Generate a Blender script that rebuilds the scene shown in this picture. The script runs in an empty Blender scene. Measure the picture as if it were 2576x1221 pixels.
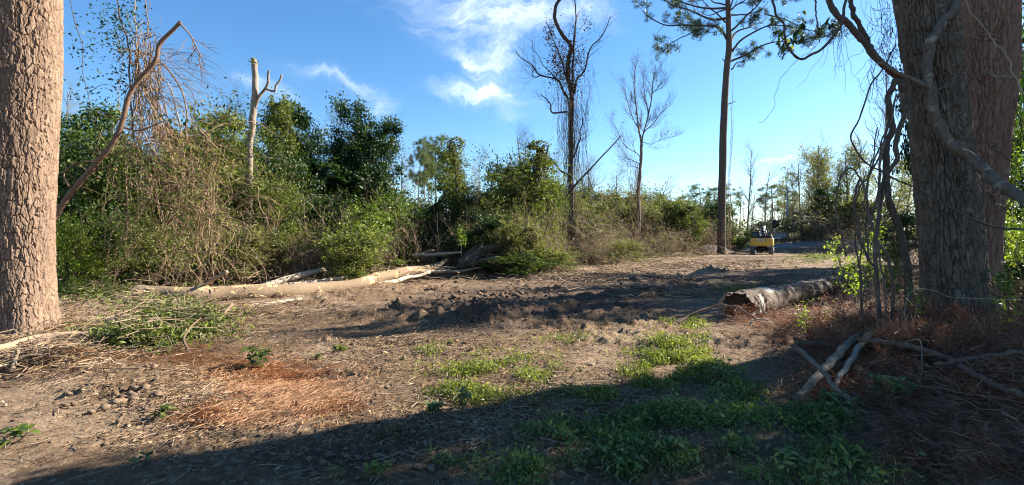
import bpy, math, random
import numpy as np
from mathutils import Vector, Matrix
R = math.radians
rng = np.random.default_rng(7)
sc = bpy.context.scene
COL = sc.collection

# ------------------------------------------------------------------ camera
EYE = 1.6
F = 1180.0            # focal length for a picture 2576 wide
cam_d = bpy.data.cameras.new('camera')
cam = bpy.data.objects.new('camera', cam_d); COL.objects.link(cam)
cam.location = (0, 0, EYE); cam.rotation_euler = (R(90), 0, 0)
cam_d.sensor_width = 36; cam_d.lens = 36 * F / 2576; cam_d.clip_start = 0.05; cam_d.clip_end = 3000
sc.camera = cam

# ------------------------------------------------------------------ light
SUN_AZ, SUN_EL = 66.0, 30.0       # degrees clockwise from the view direction (+Y)
sd = bpy.data.lights.new('sun', 'SUN'); sun = bpy.data.objects.new('sun', sd); COL.objects.link(sun)
sd.energy = 5.0; sd.angle = R(0.53); sd.color = (1.0, 0.90, 0.76)
sv = Vector((math.sin(R(SUN_AZ)) * math.cos(R(SUN_EL)), math.cos(R(SUN_AZ)) * math.cos(R(SUN_EL)), math.sin(R(SUN_EL))))
sun.rotation_euler = sv.to_track_quat('Z', 'Y').to_euler()
sun.location = (30, 12, 20)
sc.view_settings.view_transform = 'Standard'; sc.view_settings.look = 'None'
sc.view_settings.gamma = 1.0; sc.view_settings.use_curve_mapping = False
sc.view_settings.exposure = 2.0
sc.render.engine = 'CYCLES'
sc.cycles.max_bounces = 6; sc.cycles.diffuse_bounces = 3; sc.cycles.glossy_bounces = 2
sc.cycles.transmission_bounces = 4; sc.cycles.transparent_max_bounces = 4
sc.cycles.use_denoising = True; sc.cycles.denoiser = 'OPENIMAGEDENOISE'; sc.cycles.denoising_prefilter = 'ACCURATE'; sc.cycles.filter_width = 1.15
sc.cycles.use_adaptive_sampling = True; sc.cycles.adaptive_threshold = 0.01

world = bpy.data.worlds.new('World'); sc.world = world; world.use_nodes = True
nt = world.node_tree; nt.nodes.clear()
class NB:
    """small helper to wire shader nodes"""
    def __init__(s, nt): s.nt = nt
    def n(s, t, **k):
        o = s.nt.nodes.new(t)
        for a, b in k.items(): setattr(o, a, b)
        return o
    def l(s, a, b): s.nt.links.new(a, b)
    def put(s, sock, v):
        if hasattr(v, 'is_output'): s.l(v, sock)
        else: sock.default_value = v
    def m(s, op, a, b=0.0, c=0.0, clamp=False):
        o = s.n('ShaderNodeMath', operation=op, use_clamp=clamp)
        s.put(o.inputs[0], a); s.put(o.inputs[1], b); s.put(o.inputs[2], c)
        return o.outputs[0]
    def rng(s, v, a, b, c=0.0, d=1.0, mode='LINEAR'):
        o = s.n('ShaderNodeMapRange', interpolation_type=mode)
        s.put(o.inputs[0], v); s.put(o.inputs[1], a); s.put(o.inputs[2], b); s.put(o.inputs[3], c); s.put(o.inputs[4], d)
        return o.outputs[0]
    def noise(s, vec, scale, detail=4, rough=0.55, dist=0.0, col=False):
        o = s.n('ShaderNodeTexNoise'); 
        if vec is not None: s.l(vec, o.inputs['Vector'])
        s.put(o.inputs['Scale'], scale); o.inputs['Detail'].default_value = detail
        o.inputs['Roughness'].default_value = rough; o.inputs['Distortion'].default_value = dist
        return o.outputs['Color' if col else 'Fac']
    def mix(s, f, a, b, typ='MIX'):
        o = s.n('ShaderNodeMix', data_type='RGBA', blend_type=typ)
        s.put(o.inputs[0], f); 
        for i, v in ((6, a), (7, b)):
            if isinstance(v, tuple) and len(v) == 3: v = v + (1,)
            s.put(o.inputs[i], v)
        return o.outputs[2]
    def ramp(s, f, stops):
        o = s.n('ShaderNodeValToRGB'); s.l(f, o.inputs[0]); e = o.color_ramp.elements
        while len(e) < len(stops): e.new(0.5)
        for el, (p, c) in zip(e, stops): el.position = p; el.color = tuple(c) + (1,)
        return o.outputs[0]

w = NB(nt)
sky = w.n('ShaderNodeTexSky', sky_type='NISHITA'); sky.sun_disc = False
sky.sun_elevation = R(SUN_EL); sky.sun_rotation = R(SUN_AZ); sky.altitude = 0
sky.air_density = 1.0; sky.dust_density = 0.15; sky.ozone_density = 3.0
hs = w.n('ShaderNodeHueSaturation'); hs.inputs['Saturation'].default_value = 1.22; hs.inputs['Value'].default_value = 0.98
w.l(sky.outputs[0], hs.inputs['Color'])
tc = w.n('ShaderNodeTexCoord'); sx = w.n('ShaderNodeSeparateXYZ'); w.l(tc.outputs['Generated'], sx.inputs[0])
az = w.m('ARCTAN2', sx.outputs[0], sx.outputs[1]); el = w.m('ARCSINE', sx.outputs[2])
cx = w.n('ShaderNodeCombineXYZ'); w.l(az, cx.inputs[0]); w.l(el, cx.inputs[1])
wn = w.noise(cx.outputs[0], 9.0, 5, 0.6, 0.6, True)
wv = w.n('ShaderNodeVectorMath', operation='SUBTRACT'); w.l(wn, wv.inputs[0]); wv.inputs[1].default_value = (0.5, 0.5, 0.5)
ws = w.n('ShaderNodeVectorMath', operation='SCALE'); w.l(wv.outputs[0], ws.inputs[0]); ws.inputs['Scale'].default_value = 0.10
wa = w.n('ShaderNodeVectorMath', operation='ADD'); w.l(cx.outputs[0], wa.inputs[0]); w.l(ws.outputs[0], wa.inputs[1])
wsx = w.n('ShaderNodeSeparateXYZ'); w.l(wa.outputs[0], wsx.inputs[0])
def blob(px, py, rx, ry, tilt, amp):
    a0 = math.atan((px - 1288) / F); e0 = math.atan((610 - py) / F * math.cos(a0))
    sa = rx / F * math.cos(a0); se = ry / F
    dx = w.m('SUBTRACT', wsx.outputs[0], a0); dy = w.m('SUBTRACT', wsx.outputs[1], e0)
    c, s = math.cos(R(tilt)), math.sin(R(tilt))
    u = w.m('ADD', w.m('MULTIPLY', dx, c / sa), w.m('MULTIPLY', dy, s / sa))
    v = w.m('ADD', w.m('MULTIPLY', dx, -s / se), w.m('MULTIPLY', dy, c / se))
    q = w.m('ADD', w.m('MULTIPLY', u, u), w.m('MULTIPLY', v, v))
    return w.m('MULTIPLY', w.m('EXPONENT', w.m('MULTIPLY', q, -1.0)), amp * .95)
tot = None
for b in [(1230, 48, 165, 52, -4, 1.15), (1390, 20, 150, 40, 0, .5), (1250, -120, 420, 110, 5, .55), (1190, 150, 62, 26, -25, .95), (1262, 150, 32, 45, 60, .7),
          (1185, 228, 105, 26, -8, 1.0), (1255, 262, 60, 40, -50, .6), (1330, 250, 160, 60, -35, .22), (800, 190, 95, 20, -6, .6), (925, 222, 70, 20, -14, .5),
          (958, 265, 36, 20, 0, 1.0), (735, 255, 75, 20, -30, .42), (640, 205, 60, 14, -18, .7), (1720, 462, 105, 7, 1, .95), (1700, 488, 60, 5, 0, .35), (1945, 403, 52, 8, 10, .95), (1480, 20, 60, 30, 0, .45)]:
    q = blob(*b); tot = q if tot is None else w.m('ADD', tot, q)
mp = w.n('ShaderNodeMapping'); w.l(wa.outputs[0], mp.inputs[0]); mp.inputs['Rotation'].default_value = (0, 0, R(-28)); mp.inputs['Scale'].default_value = (6, 21, 1)
n1 = w.noise(mp.outputs[0], 1.0, 10, 0.66, 1.6)
dens = w.rng(w.m('ADD', w.m('MULTIPLY', tot, 0.8), w.m('MULTIPLY', w.m('SUBTRACT', n1, 0.5), w.m('ADD', w.m('MULTIPLY', tot, 2.3), 0.12))), 0.02, 1.7, 0, 0.80, 'SMOOTHSTEP')
dens = w.m('MULTIPLY', dens, w.rng(sx.outputs[2], 0.0, 0.06))
bg1 = w.n('ShaderNodeBackground'); w.l(w.mix(dens, hs.outputs[0], (6.6, 7.1, 7.8, 1)), bg1.inputs[0]); bg1.inputs[1].default_value = 0.06
wo = w.n('ShaderNodeOutputWorld'); w.l(bg1.outputs[0], wo.inputs[0])

# ------------------------------------------------------------------ numeric helpers
_perm = np.random.default_rng(3).permutation(4096).astype(np.int64)
def _h(ix, iy, iz):
    return _perm[(_perm[(_perm[ix & 4095] + iy) & 4095] + iz) & 4095]
_gr = np.random.default_rng(4).normal(size=(4096, 3)); _gr /= np.linalg.norm(_gr, axis=1)[:, None]
def noise3(x, y, z):
    x, y, z = np.broadcast_arrays(np.asarray(x, float), np.asarray(y, float), np.asarray(z, float))
    ix, iy, iz = np.floor(x).astype(np.int64), np.floor(y).astype(np.int64), np.floor(z).astype(np.int64)
    fx, fy, fz = x - ix, y - iy, z - iz
    s = lambda t: t * t * t * (t * (t * 6 - 15) + 10)
    u, v, q = s(fx), s(fy), s(fz); out = 0
    for a in (0, 1):
        for b in (0, 1):
            for c in (0, 1):
                g = _gr[_h(ix + a, iy + b, iz + c)]
                d = g[..., 0] * (fx - a) + g[..., 1] * (fy - b) + g[..., 2] * (fz - c)
                out = out + d * (u if a else 1 - u) * (v if b else 1 - v) * (q if c else 1 - q)
    return out * 1.5
def noise2(x, y, k=0.37):
    x, y = np.broadcast_arrays(np.asarray(x, float), np.asarray(y, float))
    ix, iy = np.floor(x).astype(np.int64), np.floor(y).astype(np.int64); fx, fy = x - ix, y - iy; kk = int(k * 1000)
    s = lambda t: t * t * t * (t * (t * 6 - 15) + 10)
    u, v = s(fx), s(fy); out = 0
    for a in (0, 1):
        for b in (0, 1):
            g = _gr[_h(ix + a, iy + b, kk)]
            out = out + (g[..., 0] * (fx - a) + g[..., 1] * (fy - b)) * (u if a else 1 - u) * (v if b else 1 - v)
    return out * 1.8
def fbm2(x, y, o=4, k=0.1, r=0.5):
    t = 0; a = 1
    for i in range(o): t = t + a * noise2(x * 2 ** i, y * 2 ** i, k + i * .11); a *= r
    return t
def sst(a, b, x):
    t = np.clip((x - a) / (b - a), 0, 1); return t * t * (3 - 2 * t)
def g2(x, y, cx, cy, rx, ry, ang=0):
    c, s = math.cos(ang), math.sin(ang); dx, dy = x - cx, y - cy
    return np.exp(-(((dx * c + dy * s) / rx) ** 2 + ((-dx * s + dy * c) / ry) ** 2))

# ------------------------------------------------------------------ terrain height
def hbase(x, y):
    x = np.asarray(x, float); y = np.asarray(y, float)
    h = 0.35 * sst(14, 55, y) - 0.0 * x
    h = h + 0.30 * g2(x, y, 7.6, 7.0, 3.2, 2.6, .3) + 0.14 * g2(x, y, 5.0, 5.2, 1.6, 1.5)   # slash mound round the right trunks
    h = h + 0.15 * g2(x, y, -8.6, 8.0, 2.2, 1.8)                                            # swell under the left trunk
    # railway embankment, beyond the excavator: a straight bank running from near right to far left
    d = bank_d(x, y)
    h = h + (1.85 - 0.35) * sst(5.2, 1.9, np.abs(d)) * sst(10, 20, x)
    h = h + 1.0 * g2(x, y, 22.6, 53.5, 2.1, 1.2) + .5 * g2(x, y, 19.0, 50.0, 1.3, .9) + .35 * g2(x, y, 16.3, 46, 1.6, 1.0)   # spoil heaps by the pine
    return h
B0 = np.array([36.5, 66.0]); BD = np.array([26.0, -23.0]); BD = BD / np.linalg.norm(BD); BN = np.array([-BD[1], BD[0]])
def bank_d(x, y): return (x - B0[0]) * BN[0] + (y - B0[1]) * BN[1]
def H(x, y):
    x = np.asarray(x, float); y = np.asarray(y, float)
    h = hbase(x, y)
    r = np.hypot(x, y); fade = sst(120, 40, r)
    h = h + 0.055 * fbm2(x * .45, y * .45, 2, .2) * fade
    churn = sst(5.5, 9.5, y + .25 * x) * sst(-.25, .35, noise2(x * .33 + 4, y * .33, .7)) * sst(48, 30, y) * sst(7.0, 4.5, x - .30 * y) * sst(3, 5.5, y)
    a = .62; u = x * math.cos(a) + y * math.sin(a); v = -x * math.sin(a) + y * math.cos(a)      # ruts run up and to the right
    uw, vw = u + .35 * noise2(x * .9, y * .9, .31), v + .35 * noise2(x * .9 + 9, y * .9, .32)
    rid = np.abs(noise2(uw * .8, vw * 2.3, .5)); h = h + (.085 * rid - .02) * (0.35 + 1.5 * churn) * fade
    n = fbm2(uw * 1.6, vw * 3.0, 3, .9, .6); h = h + 0.045 * n * (0.35 + 1.7 * churn) * fade
    lump = np.clip(noise2(x * 4.5, y * 5.5, .77) - .12, 0, 1) + .5 * np.clip(noise2(x * 11, y * 11, .78) - .05, 0, 1); h = h + .055 * lump * (.3 + 1.6 * churn) * fade
    lug = np.clip(np.sin(u * 26 + 2.5 * noise2(x * 1.1, y * 1.1, .44)), -.6, 1) * sst(.10, .35, noise2(x * .55 + 3, y * .75, .61)) * churn
    h = h + 0.024 * lug * sst(16, 9, r)                                                     # grouser prints
    for (cx, cy, rx, ry, am, an) in CLODS:
        h = h + am * g2(x, y, cx, cy, rx, ry, an) * (1 + .9 * noise2(x * 5, y * 5, .13) + .5 * noise2(x * 13, y * 13, .14))
    return h
CLODS = [(-.75, 9.5, .62, .28, .26, .2), (-.35, 9.2, .30, .22, .2, 1.), (-1.6, 9.7, .7, .18, .10, .1), (-.5, 10.4, 1.5, .22, .12, .15), (1.0, 11.2, 1.4, .2, .12, .3),
         (-4.5, 11.5, .5, .2, .12, .3), (-2.7, 11.2, .35, .2, .18, 0), (-5.2, 8.2, .5, .18, .10, .4), (-3.2, 7.3, .7, .16, .10, .2), (-2.0, 5.7, .5, .14, .07, .3),
         (-4.4, 5.0, .7, .15, .09, .3), (3.3, 14.2, 1.5, .35, .12, .4), (5.5, 17, 1.8, .4, .15, .5), (-5.9, 6.1, .6, .2, .12, .3), (10.0, 23.5, 1.2, .7, .3, .3)]
def G(px, py, it=14):
    """where the line of sight through a point of the photograph meets the ground"""
    u = (px - 1288) / F; v = (610 - py) / F; Y = EYE / max(1e-3, -v)
    for _ in range(it):
        z = float(hbase(u * Y, Y)); Y = .5 * Y + .5 * min(90, (EYE - z) / max(1e-3, -v))
    return u * Y, Y, float(H(u * Y, Y))
def GV(px, py):
    u = (px - 1288) / F; v = (610 - py) / F; Y = EYE / np.maximum(1e-3, -v)
    for _ in range(10): Y = .5 * Y + .5 * np.minimum(90, (EYE - hbase(u * Y, Y)) / np.maximum(1e-3, -v))
    return u * Y, Y
def P(px, py, Y): return np.array([(px - 1288) / F * Y, Y, EYE + (610 - py) / F * Y])
def PL(pts, Y):
    """a polyline drawn over photo points; Y one distance or one per point"""
    Ys = [Y] * len(pts) if np.isscalar(Y) else Y
    return np.array([P(p[0], p[1], q) for p, q in zip(pts, Ys)])

# ------------------------------------------------------------------ mesh accumulation
class Acc:
    def __init__(s): s.v = []; s.f = []; s.r = []; s.n = 0
    def add(s, v, f, r=None):
        v = np.asarray(v, np.float32).reshape(-1, 3); f = np.asarray(f, np.int64)
        s.v.append(v); s.f.append(f + s.n); s.n += len(v)
        if r is None: r = rng.random()
        s.r.append(np.broadcast_to(np.asarray(r, np.float32), (len(f),)))
    def xf(s, M):
        M = np.array(M); s.v = [(a @ M[:3, :3].T + M[:3, 3]).astype(np.float32) for a in s.v]
    def mesh(s, name, mat, smooth=False):
        me = bpy.data.meshes.new(name)
        if not s.v: return me
        V = np.concatenate(s.v); q = [f for f in s.f]
        lens = np.concatenate([np.full(len(f), f.shape[1], np.int32) for f in q]); idx = np.concatenate([f.ravel() for f in q]).astype(np.int32)
        me.vertices.add(len(V)); me.vertices.foreach_set('co', V.ravel())
        me.loops.add(len(idx)); me.loops.foreach_set('vertex_index', idx)
        me.polygons.add(len(lens)); st = np.zeros(len(lens), np.int32); st[1:] = np.cumsum(lens)[:-1]
        me.polygons.foreach_set('loop_start', st); me.polygons.foreach_set('loop_total', lens)
        if smooth: me.polygons.foreach_set('use_smooth', np.ones(len(lens), bool))
        at = me.attributes.new('rnd', 'FLOAT', 'FACE'); at.data.foreach_set('value', np.concatenate(s.r).astype(np.float32))
        me.update(calc_edges=True)
        me.materials.append(mat)
        return me
    def obj(s, name, mat, parent=None, smooth=False):
        o = bpy.data.objects.new(name, s.mesh(name, mat, smooth)); COL.objects.link(o)
        if parent: o.parent = parent
        return o
def tag(o, label=None, cat=None, group=None, kind=None):
    for k, v in (('label', label), ('category', cat), ('group', group), ('kind', kind)):
        if v: o[k] = v
    return o
def thing(name, label, cat, loc=(0, 0, 0), group=None, rz=0, sc_=1):
    o = bpy.data.objects.new(name, None); COL.objects.link(o); o.empty_display_size = .2
    o.location = loc; o.rotation_euler = (0, 0, rz); o.scale = (sc_,) * 3 if np.isscalar(sc_) else sc_
    return tag(o, label, cat, group)
def copy_thing(src, loc, rz, s, label, mats=None):
    c = src.copy(); COL.objects.link(c); c.location = loc; c.rotation_euler = (0, 0, rz); c.scale = s if not np.isscalar(s) else (s,) * 3
    c['label'] = label
    for ch in [o for o in src.children]:
        d = ch.copy(); COL.objects.link(d); d.parent = c
        if mats and d.name.split('.')[0] in mats:
            d.material_slots[0].link = 'OBJECT'; d.material_slots[0].material = mats[d.name.split('.')[0]]
    return c

def norm(a): return a / np.maximum(1e-9, np.linalg.norm(a, axis=-1, keepdims=True))
def tubes(acc, Pp, Rr, k=4, rn=None, cap=True):
    """a batch of tubes: Pp (B,N,3), Rr (B,N)"""
    Pp = np.asarray(Pp, float); Rr = np.asarray(Rr, float)
    if Pp.ndim == 2: Pp = Pp[None]; Rr = np.broadcast_to(Rr, (1, Pp.shape[1]))
    B, N, _ = Pp.shape
    if B == 0: return
    T = np.empty_like(Pp); T[:, 1:-1] = Pp[:, 2:] - Pp[:, :-2]; T[:, 0] = Pp[:, 1] - Pp[:, 0]; T[:, -1] = Pp[:, -1] - Pp[:, -2]; T = norm(T)
    n = np.cross(T[:, 0], norm(rng.normal(size=(B, 3)))); n = norm(n); Ns = np.empty_like(Pp)
    for i in range(N):                       # parallel transport, so tubes never pinch
        n = n - (n * T[:, i]).sum(1)[:, None] * T[:, i]; n = norm(n); Ns[:, i] = n
    Bs = np.cross(T, Ns)
    a = np.arange(k) * 2 * math.pi / k
    V = Pp[:, :, None] + Rr[:, :, None, None] * (np.cos(a)[:, None] * Ns[:, :, None] + np.sin(a)[:, None] * Bs[:, :, None])
    b, i, j = np.meshgrid(np.arange(B), np.arange(N - 1), np.arange(k), indexing='ij')
    base = b * N * k; j2 = (j + 1) % k
    f = np.stack([base + i * k + j, base + i * k + j2, base + (i + 1) * k + j2, base + (i + 1) * k + j], -1).reshape(-1, 4)
    r = rng.random(B) if rn is None else np.broadcast_to(rn, (B,))
    if cap and k >= 5:
        for e in (0, N - 1):
            fc = (np.arange(B)[:, None] * N * k + e * k + (np.arange(k)[::-1] if e == 0 else np.arange(k))[None])
            acc.add(V.reshape(-1, 3), fc, r) if e == 0 else acc_faces(acc, fc, r)
        acc_faces(acc, f, np.repeat(r, (N - 1) * k))
    else: acc.add(V.reshape(-1, 3), f, np.repeat(r, (N - 1) * k))
def acc_faces(acc, f, r):
    off = acc.n - len(acc.v[-1]); acc.f.append(np.asarray(f) + off); acc.r.append(np.broadcast_to(np.asarray(r, np.float32), (len(f),)))
def smooth_path(p, n):
    """Catmull-Rom through p, resampled to n points"""
    p = np.asarray(p, float); m = len(p); q = np.vstack([2 * p[0] - p[1], p, 2 * p[-1] - p[-2]])
    t = np.linspace(0, m - 1 - 1e-6, n); i = t.astype(int); f = (t - i)[:, None]
    a, b, c, d = q[i], q[i + 1], q[i + 2], q[i + 3]
    return .5 * ((2 * b) + (c - a) * f + (2 * a - 5 * b + 4 * c - d) * f ** 2 + (3 * b - a - 3 * c + d) * f ** 3)
def limb(acc, pts, r0, r1, k=8, n=None, wob=0.0, rn=None, knob=0.0):
    n = n or max(8, len(pts) * 5); p = smooth_path(pts, n); rr = np.linspace(r0, r1, n)
    if wob: p = p + wob * np.stack([noise2(np.linspace(0, n * .2, n), 3.1 + rng.random() * 50), noise2(np.linspace(0, n * .2, n), 9.7 + rng.random() * 50), noise2(np.linspace(0, n * .2, n), 5.3 + rng.random() * 50)], 1)
    if knob: rr = rr * (1 + knob * noise2(np.linspace(0, n * .6, n), rng.random() * 90))
    tubes(acc, p[None], rr[None], k, rn)
    return p, rr
def lvl(Pp, Rr, nchild, t0, t1, ang, ln, lv, n, rf, wob, up, tipf=.25, mode='even'):
    """children on a batch of parent branches. ang degrees from the parent, ln length range, rf radius factor, up pull towards the sky"""
    B, N, _ = Pp.shape; M = B * nchild
    par = np.repeat(np.arange(B), nchild)
    t = (np.tile(np.arange(nchild) + .5, B) / nchild + rng.uniform(-.4, .4, M) / nchild) if mode == 'even' else rng.random(M)
    t = t0 + (t1 - t0) * t; ft = t * (N - 1); i = np.minimum(ft.astype(int), N - 2); f = ft - i
    p0 = Pp[par, i] * (1 - f)[:, None] + Pp[par, i + 1] * f[:, None]; r0 = Rr[par, i] * (1 - f) + Rr[par, i + 1] * f
    T = norm(Pp[par, i + 1] - Pp[par, i])
    q = norm(np.cross(T, norm(rng.normal(size=(M, 3)))))
    a = np.radians(rng.normal(ang, ang * .22, M))[:, None]; d = norm(T * np.cos(a) + q * np.sin(a))
    L = rng.uniform(ln[0], ln[1], M) * (1 - lv * t)
    out = np.empty((M, n, 3)); out[:, 0] = p0; st = (L / (n - 1))[:, None]; p = p0
    for k in range(1, n):
        d = norm(d + wob * rng.normal(size=(M, 3)) + np.array([0, 0, up])); p = p + d * st; out[:, k] = p
    rr = np.maximum(.0025, (r0 * rf))[:, None] * np.linspace(1, tipf, n)[None]
    return out, rr, par, t
def leaf_quads(acc, C, size, rn=None, out=None, flat=.5, asp=.5, fold=False):
    """leaves: rhombs (or folded pairs) at C; out = preferred normal"""
    M = len(C)
    if M == 0: return
    nrm = rng.normal(size=(M, 3)); 
    nrm = norm(norm(nrm) * (1 - flat) + (out if out is not None else np.array([0, 0, 1.])) * flat + 1e-6)
    ax = norm(np.cross(nrm, rng.normal(size=(M, 3)))); bx = np.cross(nrm, ax)
    s = (size * rng.uniform(.6, 1.3, M))[:, None] if np.isscalar(size) else size[:, None]
    if fold:
        q = nrm * s * .12
        V = np.stack([C - ax * s * .5, C + bx * s * asp * .5 - ax * s * .05 + q, C + ax * s * .5 - q * .8, C - bx * s * asp * .5 - ax * s * .05 + q, C + 0 * q], 1)
        V = np.stack([V[:, 0], V[:, 1], V[:, 2], V[:, 3]], 1)
        b = np.arange(M)[:, None] * 4
        f = np.concatenate([b + np.array([0, 1, 2]), b + np.array([0, 2, 3])], 0)
        r = rng.random(M) if rn is None else np.broadcast_to(rn, (M,)); acc.add(V.reshape(-1, 3), f, np.concatenate([r, r]))
    else:
        V = np.stack([C - ax * s * .5, C + bx * s * asp * .5, C + ax * s * .5, C - bx * s * asp * .5], 1)
        f = np.arange(M * 4).reshape(M, 4); acc.add(V.reshape(-1, 3), f, rng.random(M) if rn is None else np.broadcast_to(rn, (M,)))
def spray(acc, p0, d, L, nl, ls, rn, droop=.15):
    """a leafy twig: leaves paired along it"""
    M = len(p0); t = np.tile((np.arange(nl) + 1) / nl, M); i = np.repeat(np.arange(M), nl)
    c = p0[i] + d[i] * (L[i] * t)[:, None] + np.array([0, 0, -1.]) * (droop * L[i] * t * t)[:, None] + rng.normal(size=(M * nl, 3)) * .35 * ls
    leaf_quads(acc, c, ls, None if rn is None else np.clip(rn[i] + rng.normal(0, .15, M * nl), 0, 1), None, .35, .5)
def part(acc, name, mat, parent=None, smooth=False, kind=None, label=None):
    """link an Acc drawn in world space as a child of an unrotated Empty"""
    if parent is not None:
        L = np.array(world_loc(parent), np.float32); acc.v = [a - L for a in acc.v]
    o = acc.obj(name, mat, parent, smooth)
    if kind: o['kind'] = kind
    if label: o['label'] = label
    return o
def world_loc(o):
    v = Vector(o.location)
    while o.parent: o = o.parent; v = v + o.location
    return v

# ------------------------------------------------------------------ materials
def newmat(name):
    m = bpy.data.materials.new(name); m.use_nodes = True; m.node_tree.nodes.clear(); return m, NB(m.node_tree)
def princ(b, col, rough=.8, spec=.3, bump=None, bs=.3, bd=.02, metal=0.0):
    p = b.n('ShaderNodeBsdfPrincipled'); b.put(p.inputs['Base Color'], col if not isinstance(col, tuple) else col + (1,)); b.put(p.inputs['Roughness'], rough)
    p.inputs['Specular IOR Level'].default_value = spec; p.inputs['Metallic'].default_value = metal
    if bump is not None:
        q = b.n('ShaderNodeBump'); q.inputs['Strength'].default_value = bs; q.inputs['Distance'].default_value = bd; b.l(bump, q.inputs['Height']); b.l(q.outputs[0], p.inputs['Normal'])
    return p
def outp(b, s):
    o = b.n('ShaderNodeOutputMaterial'); b.l(s.outputs[0], o.inputs[0])
def leafmat(name, cols, trans=.35, rough=.42, spec=.45, objvar=.12, tint=None):
    m, b = newmat(name)
    at = b.n('ShaderNodeAttribute', attribute_name='rnd'); oi = b.n('ShaderNodeObjectInfo')
    geo = b.n('ShaderNodeNewGeometry')
    big = b.noise(geo.outputs['Position'], .9, 2)
    f = b.m('ADD', at.outputs['Fac'], b.m('MULTIPLY', b.m('SUBTRACT', big, .5), .9), clamp=True)
    f = b.m('ADD', f, b.m('MULTIPLY', b.m('SUBTRACT', oi.outputs['Random'], .5), objvar * 2), clamp=True)
    c = b.ramp(f, [(i / (len(cols) - 1), q) for i, q in enumerate(cols)])
    p = princ(b, c, rough, spec)
    t = b.n('ShaderNodeBsdfTranslucent'); tc_ = b.mix(1.0, c, tint or (1.5, 1.7, .55), 'MULTIPLY'); b.l(tc_, t.inputs[0])
    mx = b.n('ShaderNodeMixShader'); mx.inputs[0].default_value = trans; b.l(p.outputs[0], mx.inputs[1]); b.l(t.outputs[0], mx.inputs[2])
    outp(b, mx); return m
def woodmat(name, c1, c2, c3=None, sc_=(14, 14, 3), rough=.88, bs=.5, lich=0.0, patch=None):
    m, b = newmat(name)
    tcn = b.n('ShaderNodeTexCoord'); mpn = b.n('ShaderNodeMapping'); b.l(tcn.outputs['Object'], mpn.inputs[0]); mpn.inputs['Scale'].default_value = sc_
    at = b.n('ShaderNodeAttribute', attribute_name='rnd')
    n = b.noise(mpn.outputs[0], 1.0, 7, .65); n2 = b.noise(tcn.outputs['Object'], 1.4, 4, .6)
    f = b.rng(b.m('ADD', b.m('MULTIPLY', n, .7), b.m('MULTIPLY', at.outputs['Fac'], .3)), .3, .7)
    c = b.mix(f, c1, c2)
    if c3: c = b.mix(b.rng(n2, .5, .68), c, c3)
    if lich: c = b.mix(b.m('MULTIPLY', b.rng(b.noise(tcn.outputs['Object'], 6, 5, .7), .56, .66), lich), c, (.34, .36, .30))
    if patch:   # where bark is stripped, (colour, threshold, scale)
        pc, th, psc = patch
        mk = b.rng(b.noise(tcn.outputs['Object'], psc, 3, .6, .4), th, th + .02)
        c = b.mix(mk, c, pc)
    outp(b, princ(b, c, rough, .2, n, bs, .03)); return m
M = {}
M['leaf_dark'] = leafmat('leaf_dark', [(.010, .024, .008), (.022, .050, .014), (.05, .085, .022)], .25, .55, .25)
M['leaf_gloss'] = leafmat('leaf_gloss', [(.014, .034, .008), (.045, .080, .016), (.14, .17, .04)], .33, .55, .25)
M['leaf_mid'] = leafmat('leaf_mid', [(.024, .038, .012), (.072, .092, .024), (.19, .20, .065)], .36, .6, .22)
M['leaf_slash'] = leafmat('leaf_slash', [(.05, .07, .022), (.13, .155, .045), (.27, .28, .10)], .38, .5, .3)
M['leaf_yellow'] = leafmat('leaf_yellow', [(.06, .10, .015), (.14, .20, .03), (.27, .30, .05)], .45, .45, .4)
M['leaf_olive'] = leafmat('leaf_olive', [(.06, .07, .03), (.12, .12, .05), (.20, .18, .08)], .35, .6, .3)
M['leaf_dry'] = leafmat('leaf_dry', [(.07, .042, .026), (.15, .098, .06), (.26, .18, .11)], .25, .7, .2, tint=(1.2, .9, .6))
M['leaf_dead'] = leafmat('leaf_dead', [(.035, .02, .012), (.07, .04, .022), (.12, .07, .035)], .25, .7, .2, tint=(1.2, .8, .5))
M['pine_needles'] = leafmat('pine_needles', [(.014, .032, .012), (.028, .058, .018), (.06, .095, .028)], .22, .45, .3)
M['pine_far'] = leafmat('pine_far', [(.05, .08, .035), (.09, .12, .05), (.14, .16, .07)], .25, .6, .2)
M['moss'] = leafmat('moss', [(.12, .12, .10), (.19, .19, .155), (.26, .25, .20)], .35, .9, .1, tint=(1.1, 1.1, 1.0))
M['grass'] = leafmat('grass', [(.045, .065, .018), (.14, .155, .04), (.33, .31, .12)], .4, .5, .35)
M['cover'] = leafmat('cover', [(.04, .075, .03), (.085, .145, .05), (.17, .21, .085), (.30, .27, .10)], .36, .6, .2)
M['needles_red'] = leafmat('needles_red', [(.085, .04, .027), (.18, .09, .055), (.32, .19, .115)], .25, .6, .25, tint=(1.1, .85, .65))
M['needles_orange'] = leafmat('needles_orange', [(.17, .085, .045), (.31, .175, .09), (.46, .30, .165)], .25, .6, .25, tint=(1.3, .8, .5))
M['straw'] = leafmat('straw', [(.11, .068, .036), (.21, .14, .075), (.34, .25, .14)], .25, .7, .2, tint=(1.1, .9, .6))
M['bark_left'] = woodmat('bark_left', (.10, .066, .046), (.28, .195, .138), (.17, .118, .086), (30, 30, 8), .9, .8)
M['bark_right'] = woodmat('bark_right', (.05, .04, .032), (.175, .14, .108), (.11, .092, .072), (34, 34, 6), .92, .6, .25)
M['bark_red'] = woodmat('bark_red', (.13, .08, .06), (.27, .17, .125), (.20, .13, .10), (26, 26, 5), .92, .6)
M['bark_grey'] = woodmat('bark_grey', (.10, .08, .062), (.21, .175, .14), (.15, .12, .09), (14, 14, 3), .9, .5, .3)
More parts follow.
